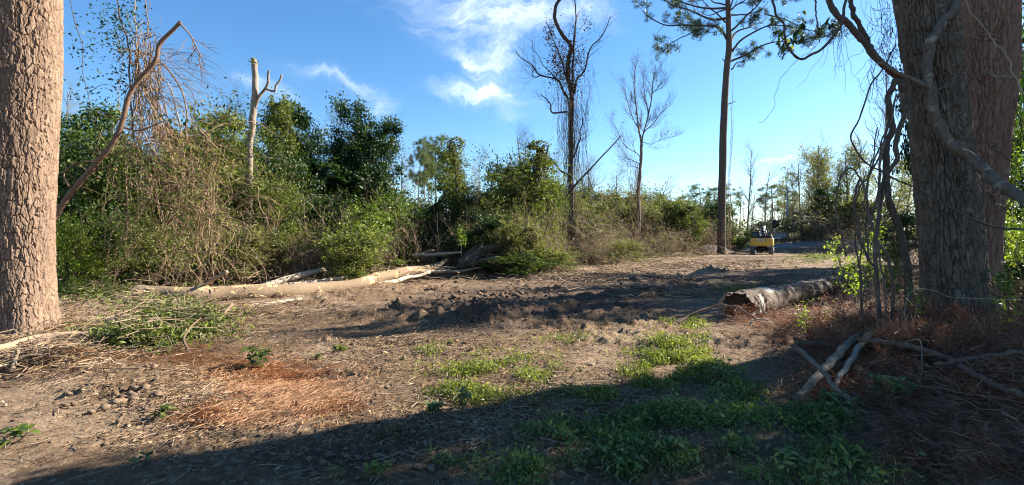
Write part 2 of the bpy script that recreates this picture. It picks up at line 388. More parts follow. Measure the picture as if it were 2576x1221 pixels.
M['bark_brown'] = woodmat('bark_brown', (.085, .055, .04), (.17, .115, .08), None, (14, 14, 3), .9, .5)
M['bark_pine'] = woodmat('bark_pine', (.055, .042, .034), (.125, .098, .080), None, (10, 10, 3), .9, .6)
M['bark_dark'] = woodmat('bark_dark', (.035, .027, .021), (.085, .065, .05), None, (14, 14, 3), .9, .5)
M['bark_tan'] = woodmat('bark_tan', (.15, .10, .065), (.31, .23, .155), (.22, .16, .105), (14, 14, 4), .85, .4)
M['vine_grey2'] = woodmat('vine_grey2', (.22, .19, .15), (.40, .35, .28), None, (20, 20, 8), .85, .4)
M['bough_brown'] = woodmat('bough_brown', (.055, .036, .027), (.15, .105, .08), (.10, .07, .052), (24, 24, 9), .9, .6, .15)
M['bark_pale2'] = woodmat('bark_pale2', (.13, .11, .085), (.30, .255, .20), None, (24, 24, 8), .9, .7, .6)
M['bark_pale'] = woodmat('bark_pale', (.14, .11, .085), (.33, .27, .21), (.22, .175, .135), (12, 12, 3), .85, .4)
M['bark_leaning'] = woodmat('bark_leaning', (.085, .052, .036), (.22, .145, .10), (.15, .095, .066), (26, 26, 9), .85, .5)
M['vine_tan'] = woodmat('vine_tan', (.08, .052, .033), (.32, .22, .14), (.19, .125, .078), (3, 3, 3), .85, .3)
M['vine_dark'] = woodmat('vine_dark', (.055, .042, .034), (.13, .10, .08), None, (20, 20, 10), .85, .5, .2)
M['vine_grey'] = woodmat('vine_grey', (.07, .056, .044), (.19, .16, .125), (.12, .10, .08), (20, 20, 8), .85, .5, .5)
M['log_bark'] = woodmat('log_bark', (.10, .07, .045), (.34, .25, .165), (.21, .15, .10), (9, 40, 40), .88, .9, 0, ((.62, .42, .20), .575, 2.3))
M['log_pale'] = woodmat('log_pale', (.24, .19, .14), (.48, .40, .31), (.35, .28, .21), (9, 40, 40), .8, .5)
M['log_right'] = woodmat('log_right', (.085, .065, .05), (.20, .16, .125), (.14, .11, .085), (26, 26, 26), .9, .8, 0, ((.42, .40, .36), .57, 1.5))
M['cut_wood'] = woodmat('cut_wood', (.55, .38, .20), (.78, .60, .36), None, (30, 30, 4), .8, .4)
M['rot_wood'] = woodmat('rot_wood', (.03, .018, .012), (.10, .06, .035), None, (20, 20, 8), .95, .8)
M['stick'] = woodmat('stick', (.16, .115, .08), (.36, .27, .19), (.26, .19, .13), (10, 10, 10), .85, .3)
M['stick_red'] = woodmat('stick_red', (.13, .075, .055), (.25, .16, .12), (.19, .12, .09), (10, 10, 10), .85, .3)
M['chip'] = woodmat('chip', (.26, .18, .105), (.48, .36, .22), None, (20, 20, 20), .85, .3)
M['clod'] = woodmat('clod', (.10, .068, .045), (.20, .14, .095), None, (20, 20, 20), .97, .8)

def dirt_mat():
    m, b = newmat('dirt')
    g = b.n('ShaderNodeNewGeometry'); pos = g.outputs['Position']
    soil = b.n('ShaderNodeAttribute', attribute_name='soil').outputs['Fac']; duff = b.n('ShaderNodeAttribute', attribute_name='duff').outputs['Fac']
    grn = b.n('ShaderNodeAttribute', attribute_name='green').outputs['Fac']; grav = b.n('ShaderNodeAttribute', attribute_name='gravel').outputs['Fac']
    n0 = b.noise(pos, .55, 5, .6); n1 = b.noise(pos, 3.2, 8, .66); n2 = b.noise(pos, 17, 8, .72, .3); n3 = b.noise(pos, 70, 4, .7)
    c = b.mix(b.rng(n1, .32, .68), (.082, .050, .029), (.205, .135, .082))
    c = b.mix(b.m('MULTIPLY', b.rng(n2, .52, .70), .8), c, (.44, .33, .22))
    c = b.mix(b.m('MULTIPLY', b.rng(n2, .46, .32), .75), c, (.075, .050, .034))
    sand = b.m('MULTIPLY', b.rng(b.m('ADD', n0, b.m('MULTIPLY', b.m('SUBTRACT', n2, .5), .35)), .50, .64), .5)
    c = b.mix(sand, c, b.mix(n1, (.29, .22, .16), (.43, .345, .26)))
    trk = b.n('ShaderNodeAttribute', attribute_name='track').outputs['Fac']
    c = b.mix(b.m('MULTIPLY', b.rng(b.m('ADD', trk, b.m('MULTIPLY', b.m('SUBTRACT', n1, .5), .8)), .35, .75), .7), c, b.mix(b.rng(n2, .35, .65), (.22, .155, .10), (.37, .275, .19)))
    wet = b.rng(b.m('ADD', b.m('MULTIPLY', soil, 1.15), b.m('MULTIPLY', b.m('SUBTRACT', n1, .5), .9)), .35, .7)
    c = b.mix(b.m('MULTIPLY', wet, .85), c, b.mix(b.rng(n2, .35, .65), (.055, .038, .028), (.15, .105, .075)))
    dm = b.rng(b.m('ADD', duff, b.m('MULTIPLY', b.m('SUBTRACT', n2, .5), .8)), .3, .75)
    c = b.mix(b.m('MULTIPLY', dm, .8), c, b.mix(b.rng(n3, .35, .65), (.085, .042, .026), (.23, .125, .07)))
    gm = b.rng(b.m('ADD', b.m('MULTIPLY', grn, .62), b.m('MULTIPLY', b.m('SUBTRACT', n2, .5), .9)), .35, .75)
    c = b.mix(b.m('MULTIPLY', gm, .7), c, b.mix(b.rng(n3, .35, .65), (.045, .060, .022), (.11, .12, .045)))
    vor = b.n('ShaderNodeTexVoronoi'); b.l(pos, vor.inputs['Vector']); vor.inputs['Scale'].default_value = 9
    gr = b.ramp(b.m('ADD', b.m('MULTIPLY', vor.outputs['Color'], .6), b.m('MULTIPLY', n2, .5)), [(.2, (.11, .115, .125)), (.55, (.22, .225, .235)), (.85, (.40, .40, .40))])
    c = b.mix(b.rng(b.m('ADD', grav, b.m('MULTIPLY', b.m('SUBTRACT', n1, .5), .5)), .35, .6), c, gr)
    # scattered bright flecks of chipped wood and leaf
    v2 = b.n('ShaderNodeTexVoronoi'); b.l(pos, v2.inputs['Vector']); v2.inputs['Scale'].default_value = 24
    fl = b.m('MULTIPLY', b.m('LESS_THAN', v2.outputs['Distance'], .16), b.m('GREATER_THAN', b.noise(pos, 9, 3), .56))
    c = b.mix(b.m('MULTIPLY', fl, .8), c, (.40, .30, .19))
    hgt = b.m('ADD', b.m('MULTIPLY', n2, .75), b.m('MULTIPLY', n3, .25))
    hgt = b.m('ADD', hgt, b.m('MULTIPLY', n1, 1.2))
    outp(b, princ(b, c, .95, .15, hgt, 1.0, .09)); return m
M['dirt'] = dirt_mat()

# ------------------------------------------------------------------ the ground: one sheet to the horizon
DUFF = [(640, 960, 270, 80, .9), (780, 1000, 160, 60, .6), (620, 880, 200, 30, .5), (2150, 830, 330, 60, .9), (2300, 980, 330, 130, 1.0), (2480, 1100, 260, 140, 1.0), (2250, 1180, 300, 70, .6), (300, 880, 300, 30, .6), (80, 930, 200, 40, .6), (1700, 850, 60, 40, .4)]
SOIL = [(1320, 765, 330, 50, 1.2), (1750, 715, 250, 22, 1.0), (1950, 700, 150, 20, 1.0), (1600, 720, 300, 30, .7), (1180, 820, 130, 40, .9), (900, 790, 200, 30, .4), (940, 910, 120, 25, .6), (520, 860, 120, 30, .5), (1100, 900, 160, 30, .4), (560, 1000, 160, 30, .4), (1350, 700, 250, 18, .7), (1900, 650, 200, 15, .4), (900, 1150, 500, 70, .6)]
GREEN = [(1240, 950, 190, 60, .8), (1700, 890, 120, 60, .9), (1850, 960, 170, 60, .9), (1730, 1040, 330, 70, .9), (1850, 1150, 420, 90, 1.0), (1450, 1100, 300, 60, .6), (1860, 740, 120, 30, .7), (1740, 810, 90, 25, .8), (430, 830, 150, 40, .5), (1420, 870, 120, 30, .3), (1080, 1180, 260, 40, .6), (2080, 660, 160, 30, .6), (250, 740, 120, 40, .5)]
TRACK = [(1500, 900, 120, 40, .9), (1560, 850, 130, 30, .9), (1620, 812, 110, 18, .8), (1640, 720, 120, 9, .9), (1780, 690, 110, 9, .9), (1440, 960, 110, 40, .7), (1120, 1030, 150, 25, .7), (1500, 690, 200, 8, .5), (250, 1060, 330, 70, .9), (100, 1000, 200, 60, .8), (1850, 672, 90, 7, .8)]
def mask(x, y, L, soft=1.0):
    """patches drawn as ellipses over the ground (their own world places and sizes)"""
    t = np.zeros_like(x)
    for (px, py, rx, ry, a) in L:
        X, Y = [float(q) for q in GV(np.array([px], float), np.array([py], float))][0:2]
        Xa, _ = GV(np.array([px + rx], float), np.array([py], float)); _, Ya = GV(np.array([px], float), np.array([py + ry], float)); _, Yb = GV(np.array([px], float), np.array([max(py - ry, 625)], float))
        wx = abs(float(Xa[0]) - X); dy = y - Y; wy = np.where(dy > 0, max(.3, float(Yb[0]) - Y), max(.2, Y - float(Ya[0])))
        sx_ = X / Y                                   # patches run along the ground away from where they start
        t = np.maximum(t, a * np.exp(-(((x - X - .6 * sx_ * dy) / wx) ** 2 + (dy / wy) ** 2)))
    return t
def ground():
    ang = np.concatenate([np.linspace(-180, -56, 40, endpoint=False), np.linspace(-56, 56, 560, endpoint=False), np.linspace(56, 180, 40, endpoint=False)])
    rad = np.concatenate([np.linspace(.15, 2.2, 12, endpoint=False), np.geomspace(2.2, 60, 360, endpoint=False), np.geomspace(60, 1500, 36)])
    A, Rr = np.meshgrid(np.radians(ang), rad, indexing='ij')
    x = Rr * np.sin(A); y = Rr * np.cos(A); z = H(x, y)
    na, nr = x.shape; V = np.stack([x, y, z], -1).reshape(-1, 3)
    i, j = np.meshgrid(np.arange(na), np.arange(nr - 1), indexing='ij'); i2 = (i + 1) % na
    f = np.stack([i * nr + j, i * nr + j + 1, i2 * nr + j + 1, i2 * nr + j], -1).reshape(-1, 4)
    acc = Acc(); acc.add(V, f, 0.5)
    c = np.array([[0, 0, float(H(0, 0))]]); acc.add(np.vstack([V[::nr], c]), np.stack([np.arange(na), (np.arange(na) + 1) % na, np.full(na, na)], 1), .5)
    o = acc.obj('ground', M['dirt'], None, True); o['kind'] = 'structure'
    allv = np.concatenate(acc.v); X, Y = allv[:, 0].astype(float), allv[:, 1].astype(float)
    fr = (Y > 1)
    for nm, L in (('soil', SOIL), ('duff', DUFF), ('green', GREEN), ('track', TRACK)):
        m = np.zeros(len(X)); m[fr] = mask(X[fr], Y[fr], L)
        a = o.data.attributes.new(nm, 'FLOAT', 'POINT'); a.data.foreach_set('value', m.astype(np.float32))
    d = np.abs(bank_d(X, Y)); m = sst(6.5, 4.5, d) * sst(10, 20, X)
    m = np.maximum(m, .9 * g2(X, Y, 22.6, 53.5, 2.6, 1.6)); m = np.maximum(m, .6 * g2(X, Y, 17.5, 48.0, 3, 2))
    a = o.data.attributes.new('gravel', 'FLOAT', 'POINT'); a.data.foreach_set('value', m.astype(np.float32))
ground()

# ------------------------------------------------------------------ furrowed trunks
def voro(u, v, nu, seed):
    """F1, F2, cell id of a jittered grid, periodic in u with nu cells"""
    iu, iv = np.floor(u).astype(int), np.floor(v).astype(int); f1 = np.full(u.shape, 9.); f2 = f1.copy(); cid = np.zeros(u.shape, int)
    rr = np.random.default_rng(seed).random((4096, 3))
    for a in (-1, 0, 1):
        for b in (-1, 0, 1):
            cu, cv = iu + a, iv + b; h = _h(np.mod(cu, nu), cv, np.full_like(cu, seed))
            d = np.hypot(cu + .15 + .7 * rr[h, 0] - u, cv + .15 + .7 * rr[h, 1] - v)
            f2 = np.where(d < f1, f1, np.minimum(f2, d)); cid = np.where(d < f1, h, cid); f1 = np.minimum(f1, d)
    return f1, f2, rr[cid, 2]
cxc = lambda p: float(np.mean(np.asarray(p)[:, 0]))
cyc = lambda p: float(np.mean(np.asarray(p)[:, 1]))
def trunk_mesh(pts, rads, nu, nv, plate, asp, depth, seed, flare=.25, zsplit=None):
    """pts/rads: centre line and radius; plate = plate width in metres, asp = plate length / width"""
    m = smooth_path(np.column_stack([pts, rads]), 400); cz = m[:, 2]
    z = np.linspace(cz[0], cz[-1], nv) if zsplit is None else np.concatenate([np.linspace(cz[0], zsplit, int(nv * .85), endpoint=False), np.linspace(zsplit, cz[-1], nv - int(nv * .85))])
    C = np.stack([np.interp(z, cz, m[:, 0]), np.interp(z, cz, m[:, 1]), z], 1); Rr = np.interp(z, cz, m[:, 3])
    th = np.linspace(0, 2 * math.pi, nu, endpoint=False)
    T, Z = np.meshgrid(th, z, indexing='ij'); R0 = np.broadcast_to(Rr, T.shape); rm = float(np.mean(rads))
    # more vertices on the side that faces the clearing, where the bark is seen close to
    a0 = math.atan2(-cyc(pts), -cxc(pts)); q = np.linspace(-1, 1, nu, endpoint=False); th = a0 + math.pi * (0.45 * q + 0.55 * q * np.abs(q) ** 2.2); T, Z = np.meshgrid(th, z, indexing='ij')
    n = max(8, int(round(2 * math.pi * rm / plate))); cxx, syy = np.cos(T), np.sin(T)
    g = rm / plate
    wu = .8 * noise3(cxx * 3, syy * 3, Z * 1.6) + .42 * noise3(cxx * g * .9, syy * g * .9, Z / plate * .45) + .26 * noise3(cxx * g * 2.2, syy * g * 2.2, Z / plate * 1.3); wv = .7 * noise3(cxx * 4 + 7, syy * 4, Z * 3) + .3 * noise3(cxx * g * 1.7, syy * g * 1.7, Z / plate)
    f1, f2, cr = voro(T / (2 * math.pi) * n + wu, Z / (plate * asp) + wv, n, seed)
    f3, f4, cr2 = voro(T / (2 * math.pi) * n * 2 + wu * 1.6, Z / (plate * asp * .33) + wv * 2, n * 2, seed + 5)
    gap = .12 + .12 * noise3(cxx * 5, syy * 5, Z * 2.5)
    e = sst(.0, .13, f2 - f1 - gap * .5) * (.86 + .14 * sst(.0, .16, f4 - f3)) - .08 * cr2
    fine = noise3(cxx * rm / .02, syy * rm / .02, Z / .05) * .16 + noise3(cxx * rm / .05, syy * rm / .05, Z / .3) * .35
    disp = depth * (e * (.55 + .45 * cr) - .75 + fine * .8)
    big = .035 * rm * noise3(cxx * 1.5, syy * 1.5, Z * .6)
    z0 = cz[0]; fl = np.exp(-(Z - z0) / .38) * flare * (1 + .55 * np.sin(5 * T + seed) + .3 * np.sin(3 * T + 2 * seed))
    rr = R0 * (1 + fl) + disp + big
    rr = rr + .003 * noise3(cxx * rm / .012, syy * rm / .012, Z / .02)
    V = np.stack([C[None, :, 0] + rr * cxx, C[None, :, 1] + rr * syy, Z], -1)
    i, j = np.meshgrid(np.arange(nu), np.arange(len(z) - 1), indexing='ij'); i2 = (i + 1) % nu; nz = len(z)
    f = np.stack([i * nz + j, i2 * nz + j, i2 * nz + j + 1, i * nz + j + 1], -1).reshape(-1, 4)
    acc = Acc(); acc.add(V.reshape(-1, 3), f, np.clip(.5 * cr + .5 * cr2, 0, 1)[:, :-1].ravel()); 
    acc.add(V[:, -1], np.arange(nu)[None, :], .5)
    return acc
def big_tree(name, label, cat, pix, Ys, wpx, matn, plate, asp, depth, seed, top=11, nu=230, nv=520, flare=.25, group=None):
    """pix: (px, py) down the trunk's middle from the top of the picture to its foot; wpx: widths in picture units"""
    pts, rad = [], []
    for (px, py), Y, w_ in zip(pix, Ys, wpx):
        p = P(px, py, Y); pts.append(p); rad.append(w_ * Y * math.cos(math.atan((px - 1288) / F)) / (2 * F))
    order = np.argsort([p[2] for p in pts]); pts = [pts[i] for i in order]; rad = [rad[i] for i in order]
    g = float(hbase(pts[0][0], pts[0][1])); pts[0][2] = g - .15
    d = (pts[-1] - pts[-2]) / (pts[-1][2] - pts[-2][2]); zs = pts[-1][2]
    pts.append(pts[-1] + d * (top - zs)); rad.append(rad[-1] * .72)
    t = thing(name, label, cat, (pts[0][0], pts[0][1], g), group)
    acc = trunk_mesh(np.array(pts), np.array(rad), nu, nv, plate, asp, depth, seed, flare, zs + .15)
    part(acc, 'trunk', M[matn], t, True)
    # the crown above the frame: limbs and foliage
    tip = pts[-1]; a2 = Acc(); a3 = Acc()
    base = np.array([[tip - d * 2.5, tip]]) if False else np.stack([np.linspace(tip - d * 2.6, tip + d * 3.0, 8)])
    rb = np.linspace(rad[-1] * .5, rad[-1] * .2, 8)[None]
    p1, r1, _, _ = lvl(base, rb, 12, .05, 1, 55, (2.4, 4.2), .3, 8, .5, .12, .05); tubes(a2, base, rb, 8); tubes(a2, p1, r1, 5)
    p2, r2, _, _ = lvl(p1, r1, 6, .3, 1, 45, (.8, 1.6), .2, 5, .5, .15, .05); tubes(a2, p2, r2, 3)
    c = p2[:, -1]; leaf_quads(a3, np.repeat(c, 26, 0) + rng.normal(size=(len(c) * 26, 3)) * .38, .22)
    part(a2, 'branch', M['bark_dark'], t); part(a3, 'crown', M['leaf_dark'], t)
    return t
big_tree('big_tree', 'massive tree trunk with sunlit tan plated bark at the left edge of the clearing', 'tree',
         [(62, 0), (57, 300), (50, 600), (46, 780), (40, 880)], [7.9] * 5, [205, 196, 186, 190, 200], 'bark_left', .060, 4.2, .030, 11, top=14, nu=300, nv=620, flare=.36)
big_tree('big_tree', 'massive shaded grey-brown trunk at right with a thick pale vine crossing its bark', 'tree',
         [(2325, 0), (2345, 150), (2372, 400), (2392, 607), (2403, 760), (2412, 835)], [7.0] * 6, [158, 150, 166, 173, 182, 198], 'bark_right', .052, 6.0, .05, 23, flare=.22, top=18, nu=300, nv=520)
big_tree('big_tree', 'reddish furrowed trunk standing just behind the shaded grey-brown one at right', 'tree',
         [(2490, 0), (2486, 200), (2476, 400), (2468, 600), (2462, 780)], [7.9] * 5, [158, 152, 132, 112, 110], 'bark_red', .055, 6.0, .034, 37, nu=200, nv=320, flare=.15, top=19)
# ------------------------------------------------------------------ plant prototypes (meshes shared by their copies)
def base_stem(h, r, lean=.1, n=10, wob=.06):
    p = np.zeros((n, 3)); d = np.array([rng.normal() * lean, rng.normal() * lean, 1.])
    for i in range(1, n):
        d = d + rng.normal(size=3) * wob; d[2] = max(d[2], .6); d /= np.linalg.norm(d); p[i] = p[i - 1] + d * h / (n - 1)
    return p[None], np.linspace(r, r * .3, n)[None]
def blobs(acc, C, rad, n, ls, rn_bias=0, flat=.45, fill=.35):
    """foliage clumps: leaves near the skin of uneven ellipsoids"""
    for c, r in zip(C, rad):
        d = norm(rng.normal(size=(n, 3))); d[:, 2] = d[:, 2] * .9 + .1
        k = 1 + .35 * noise3(d[:, 0] * 2 + c[0] * 3, d[:, 1] * 2 + c[1] * 3, d[:, 2] * 2 + c[2] * 3)
        rr = (1 - fill * rng.random(n) ** 1.3) * k + rng.normal(0, .07, n)
        pos = c + d * rr[:, None] * r; sc2 = 1.6 / max(.6, float(np.mean(r)))
        kk = noise3(pos[:, 0] * sc2 + 7, pos[:, 1] * sc2, pos[:, 2] * sc2) > -.22
        leaf_quads(acc, pos[kk], ls, np.clip(rng.random(n) * .7 + rng.random() * .3 + rn_bias, 0, 1)[kk], d[kk], flat)
def bush(h, w, nb, nl, ls, seedbranches=6, low=True):
    """bush: stems, twigs and leaf sprays, dense and uneven"""
    st, cr = Acc(), Acc()
    Cs, rs = [], []
    pk = rng.uniform(-.35, .35, 2) * w
    for i in range(nb):
        t = rng.random() ** .8; z = h * (.10 + .86 * t) if low else h * (.4 + .55 * t)
        env = w * .5 * math.sqrt(max(.1, 1 - ((z / h - .42) / .62) ** 2)); a = rng.random() * 6.283; q = env * rng.random() ** .5 * .9
        Cs.append([q * math.cos(a) + pk[0] * max(0, t - .4), q * math.sin(a) + pk[1] * max(0, t - .4), z]); s = rng.uniform(.07, .26) * min(w, h * 1.3); rs.append([s, s, s * rng.uniform(.6, .95)])
    blobs(cr, np.array(Cs), np.array(rs) * rng.uniform(.7, 1.15, (nb, 1)), nl, ls)
    m = nb * 8; a = rng.random(m) * 6.283; c = np.array(Cs)[rng.integers(0, nb, m)]; d = norm(np.stack([np.cos(a), np.sin(a), rng.uniform(.1, 1.6, m)], 1))
    spray(cr, c + d * .25 * w * rng.random((m, 1)), d, rng.uniform(.25, .75, m) * w * .45, 11, ls, rng.random(m))
    for i in range(seedbranches):
        p, r = base_stem(h * .85, .03 + .012 * h, .35); tubes(st, p, r, 5)
        b1, q1, _, _ = lvl(p, r, 9, .2, 1, 48, (.3 * w * .5, .6 * w * .5), .3, 6, .5, .15, .08); tubes(st, b1, q1, 3)
        b2, q2, _, _ = lvl(b1, q1, 5, .3, 1, 40, (.15 * w, .28 * w), .2, 4, .5, .18, .05); tubes(st, b2, q2, 3)
    return st, cr
def bare(h, r, n1=16, spread=38, t0=.3, l1=.36, up=.06, twig=3, lean=.05, wob1=.10, leaves=0, ls=.09):
    st = Acc(); cr = Acc(); p, rr = base_stem(h, r, lean, 14, .035); tubes(st, p, rr, 8)
    b1, q1, _, _ = lvl(p, rr, n1, t0, .98, spread, (h * l1 * .7, h * l1), .55, 9, .5, wob1, up); tubes(cr, b1, q1, 5)
    b2, q2, _, _ = lvl(b1, q1, 7, .2, 1, 38, (h * l1 * .3, h * l1 * .5), .4, 7, .5, .13, up); tubes(cr, b2, q2, 3)
    b3, q3, _, _ = lvl(b2, q2, 5, .2, 1, 36, (h * l1 * .15, h * l1 * .27), .3, 5, .55, .15, up); tubes(cr, b3, q3, 3)
    if twig > 3:
        b4, q4, _, _ = lvl(b3, q3, 3, .2, 1, 36, (h * l1 * .08, h * l1 * .15), .3, 4, .7, .16, up); tubes(cr, b4, q4, 3)
        b3 = b4
    lf = None
    if leaves:
        lf = Acc(); c = b3[:, 1:].reshape(-1, 3); c = c[rng.random(len(c)) < leaves]; leaf_quads(lf, c + rng.normal(size=c.shape) * .06, ls)
    return st, cr, lf
def pine(h, r, nb=26, crown0=.55, L=.2, tuft=.35, nt=3, tn=9, flat=.0):
    st, br, nd = Acc(), Acc(), Acc(); p, rr = base_stem(h, r, .02, 14, .015); tubes(st, p, rr, 10)
    b1, q1, _, _ = lvl(p, rr, nb, crown0, .99, 70, (h * L * .7, h * L), .55, 9, .45, .09, .03); tubes(br, b1, q1, 5)
    b2, q2, _, _ = lvl(b1, q1, 6, .35, 1, 45, (h * L * .25, h * L * .42), .3, 6, .5, .13, .05); tubes(br, b2, q2, 3)
    b3, q3, _, _ = lvl(b2, q2, nt, .4, 1, 40, (h * L * .10, h * L * .18), .3, 4, .6, .15, .05); tubes(br, b3, q3, 3)
    c = np.concatenate([b3[:, -1], b3[:, 2], b2[:, -1]]); tufts(nd, c, tuft, tn); return st, br, nd
def tufts(acc, c, L, n, wd=.06):
    m = len(c) * n; d = norm(rng.normal(size=(m, 3)) + np.array([0, 0, .35])); p = np.repeat(c, n, 0); s = norm(np.cross(d, rng.normal(size=(m, 3)))); l = (L * rng.uniform(.6, 1.1, m))[:, None]
    V = np.stack([p - s * L * wd * .4, p + s * L * wd * .4, p + d * l + s * L * wd * .5, p + d * l - s * L * wd * .5], 1)
    acc.add(V.reshape(-1, 3), np.arange(m * 4).reshape(m, 4), np.repeat(rng.random(len(c)), n) * .6 + rng.random(m) * .4)
def ivy_column(h, r, nl, ls, top=1.6):
    st, cr = Acc(), Acc(); p, rr = base_stem(h, .14, .04, 12, .03); tubes(st, p, rr, 7)
    for k in range(14):
        t = rng.random() * 6.28; q = p[0] + np.stack([np.cos(t + np.arange(12) * .3) * .16, np.sin(t + np.arange(12) * .3) * .16, np.zeros(12)], 1); tubes(st, q[None], np.full((1, 12), .018), 3)
    n = int(h / .42); zi = (np.arange(n) + .5) / n; Cs = p[0][np.minimum((zi * 11).astype(int), 11)] + rng.normal(size=(n, 3)) * np.array([.22, .22, .1]); Cs[:, 2] = zi * h
    w_ = r * (1 + .35 * noise2(zi * 5, 3.3)) * (1.35 - .55 * zi) * np.where(zi > .93, .6, 1)
    rs = np.stack([w_, w_, np.full(n, .42)], 1) * rng.uniform(.7, 1.2, (n, 1)); blobs(cr, Cs, rs, nl, ls, 0, .35, .3)
    # sprays that stick out of the outline
    m = 90; i = rng.integers(0, n, m); a = rng.random(m) * 6.28; d = norm(np.stack([np.cos(a), np.sin(a), rng.uniform(-.6, .9, m)], 1)); spray(cr, Cs[i] + d * w_[i][:, None] * .8, d, rng.uniform(.3, .9, m), 8, ls, rng.random(m), .3)
    return st, cr
def brush(h, w, ns=34, nl=0, ls=.08, rr=.016):
    st = Acc(); lf = Acc() if nl else None; a = rng.random(ns) * 6.28; q = w * .5 * rng.random(ns) ** .6
    P0 = np.stack([q * np.cos(a), q * np.sin(a), np.zeros(ns)], 1); n = 10; out = np.empty((ns, n, 3)); out[:, 0] = P0; d = norm(np.stack([np.cos(a) * .3, np.sin(a) * .3, np.ones(ns)], 1) + rng.normal(size=(ns, 3)) * .3); p = P0.copy()
    L = rng.uniform(.55, 1, ns)[:, None] * h / n * 1.2
    for k in range(1, n): d = norm(d + rng.normal(size=(ns, 3)) * .22 + np.array([0, 0, -.03 * k])); p = p + d * L; out[:, k] = p
    R1 = np.full((ns, 1), rr) * np.linspace(1, .35, n)[None]; tubes(st, out, R1, 3)
    b1, q1, _, _ = lvl(out, R1, 8, .15, 1, 45, (.15 * h, .4 * h), .2, 6, .7, .22, .02); tubes(st, b1, q1, 3)
    b2, q2, _, _ = lvl(b1, q1, 4, .2, 1, 45, (.07 * h, .18 * h), .2, 4, .8, .22, .0); tubes(st, b2, q2, 3)
    if nl: c = b2.reshape(-1, 3); c = c[rng.integers(0, len(c), nl)]; leaf_quads(lf, c + rng.normal(size=c.shape) * .05, ls)
    return st, lf

# placing: each prototype's meshes are made once, copies share them
class Proto:
    def __init__(s, height, width, **parts): s.h, s.w = height, width; s.parts = parts; s.me = {}; s.used = False
def mk(height, width, **parts):
    p = Proto(height, width)
    for nm, (acc, mat) in parts.items():
        if acc is not None and acc.v: p.me[nm] = acc.mesh(nm, M[mat])
    return p
def plant(pr, name, label, cat, px, Y, top, wpx=None, group=None, rz=None, mats=None, sink=.05, tilt=None, X=None):
    """stand a plant where the photo has it: column px, distance Y, its top at row top"""
    x = (px - 1288) / F * Y if X is None else X; z = float(H(x, Y)) - sink; zt = EYE + (610 - top) / F * Y; s = max(.08, (zt - z) / pr.h)
    sw = s if wpx is None else wpx / F * Y / pr.w
    t = thing(name, label, cat, (x, Y, z), group, rng.random() * 6.283 if rz is None else rz, (sw, sw, s))
    if tilt: t.rotation_euler = (R(tilt[0]), R(tilt[1]), t.rotation_euler[2] if rz is not None else rz or 0)
    for nm, me in pr.me.items():
        o = bpy.data.objects.new(nm, me); COL.objects.link(o); o.parent = t
        if mats and nm in mats: o.material_slots[0].link = 'OBJECT'; o.material_slots[0].material = M[mats[nm]]
    return t
PB = []
for i in range(4):
    st, cr = bush(3.2, 3.0, 46, 520, .088); PB.append(mk(3.2, 3.0, stem=(st, 'bark_brown'), foliage=(cr, 'leaf_gloss')))
for i in range(2):
    st, cr = bush(2.0, 2.4, 34, 360, .08, 7); PB.append(mk(2.0, 2.4, stem=(st, 'bark_brown'), foliage=(cr, 'leaf_mid')))
PL_ = []   # looser, leggy evergreens: crown off the ground
for i in range(3):
    st, cr = Acc(), Acc(); p, r = base_stem(6.4, .13, .10, 12, .06); tubes(st, p, r, 7)
    b1, q1, _, _ = lvl(p, r, 15, .25, 1, 48, (1.5, 2.5), .4, 8, .5, .14, .10); tubes(st, b1, q1, 5)
    b2, q2, _, _ = lvl(b1, q1, 5, .3, 1, 42, (.6, 1.1), .3, 6, .5, .16, .08); tubes(st, b2, q2, 3)
    b3, q3, _, _ = lvl(b2, q2, 3, .3, 1, 42, (.25, .5), .3, 4, .5, .16, .08); tubes(st, b3, q3, 3)
    c = np.concatenate([b3[:, -1], b2[:, -1], b3[:, 2]]); ce = np.array([0, 0, 3.8])
    c2 = np.repeat(c, 34, 0) + rng.normal(size=(len(c) * 34, 3)) * .23; kk = noise3(c2[:, 0] * 1.1 + i * 9, c2[:, 1] * 1.1, c2[:, 2] * 1.1) > -.17; kr = np.clip(np.repeat(rng.random(len(c)), 34) * .5 + rng.random(len(c2)) * .5, 0, 1); leaf_quads(cr, c2[kk], .15, kr[kk], norm(c2 - ce)[kk], .4)
    PL_.append(mk(6.6, 4.6, trunk=(st, 'bark_dark'), crown=(cr, 'leaf_dark')))
PV = []
for i in range(2):
    st, cr = ivy_column(7.5, .75, 640, .11); PV.append(mk(7.6, 1.8, trunk=(st, 'vine_dark'), foliage=(cr, 'leaf_mid')))
PR = []
for i in range(2):
    st, lf = brush(3.0, 3.0, 40, 900, .08); PR.append(mk(3.0, 3.0, stems=(st, 'stick'), dry_leaves=(lf, 'leaf_dry')))
st, lf = brush(3.4, 3.2, 40, 2600, .09); PR.append(mk(3.4, 3.2, stems=(st, 'stick'), dry_leaves=(lf, 'leaf_olive')))
PT = []
st, cr, _ = bare(14, .17, 18, 34, .30, .34, .07, 4); PT.append(mk(14.4, 8, trunk=(st, 'bark_grey'), branches=(cr, 'bark_grey')))
st, cr, _ = bare(12, .15, 14, 45, .35, .40, .05, 4, .12, .16); PT.append(mk(12.5, 9, trunk=(st, 'bark_grey'), branches=(cr, 'bark_grey')))
st, cr, lf = bare(11, .13, 16, 36, .25, .36, .06, 4, .06, .10, .35, .13); PT.append(mk(11.5, 7, trunk=(st, 'bark_grey'), branches=(cr, 'bark_grey'), foliage=(lf, 'leaf_olive')))
PH = []   # airy pale-leaved trees
for i in range(2):
    st, cr, lf = bare(11, .13, 18, 40, .2, .36, .06, 4, .06, .10, .9, .20); PH.append(mk(11.5, 7, trunk=(st, 'bark_grey'), branches=(cr, 'bark_grey'), foliage=(lf, 'leaf_olive')))
PP = []
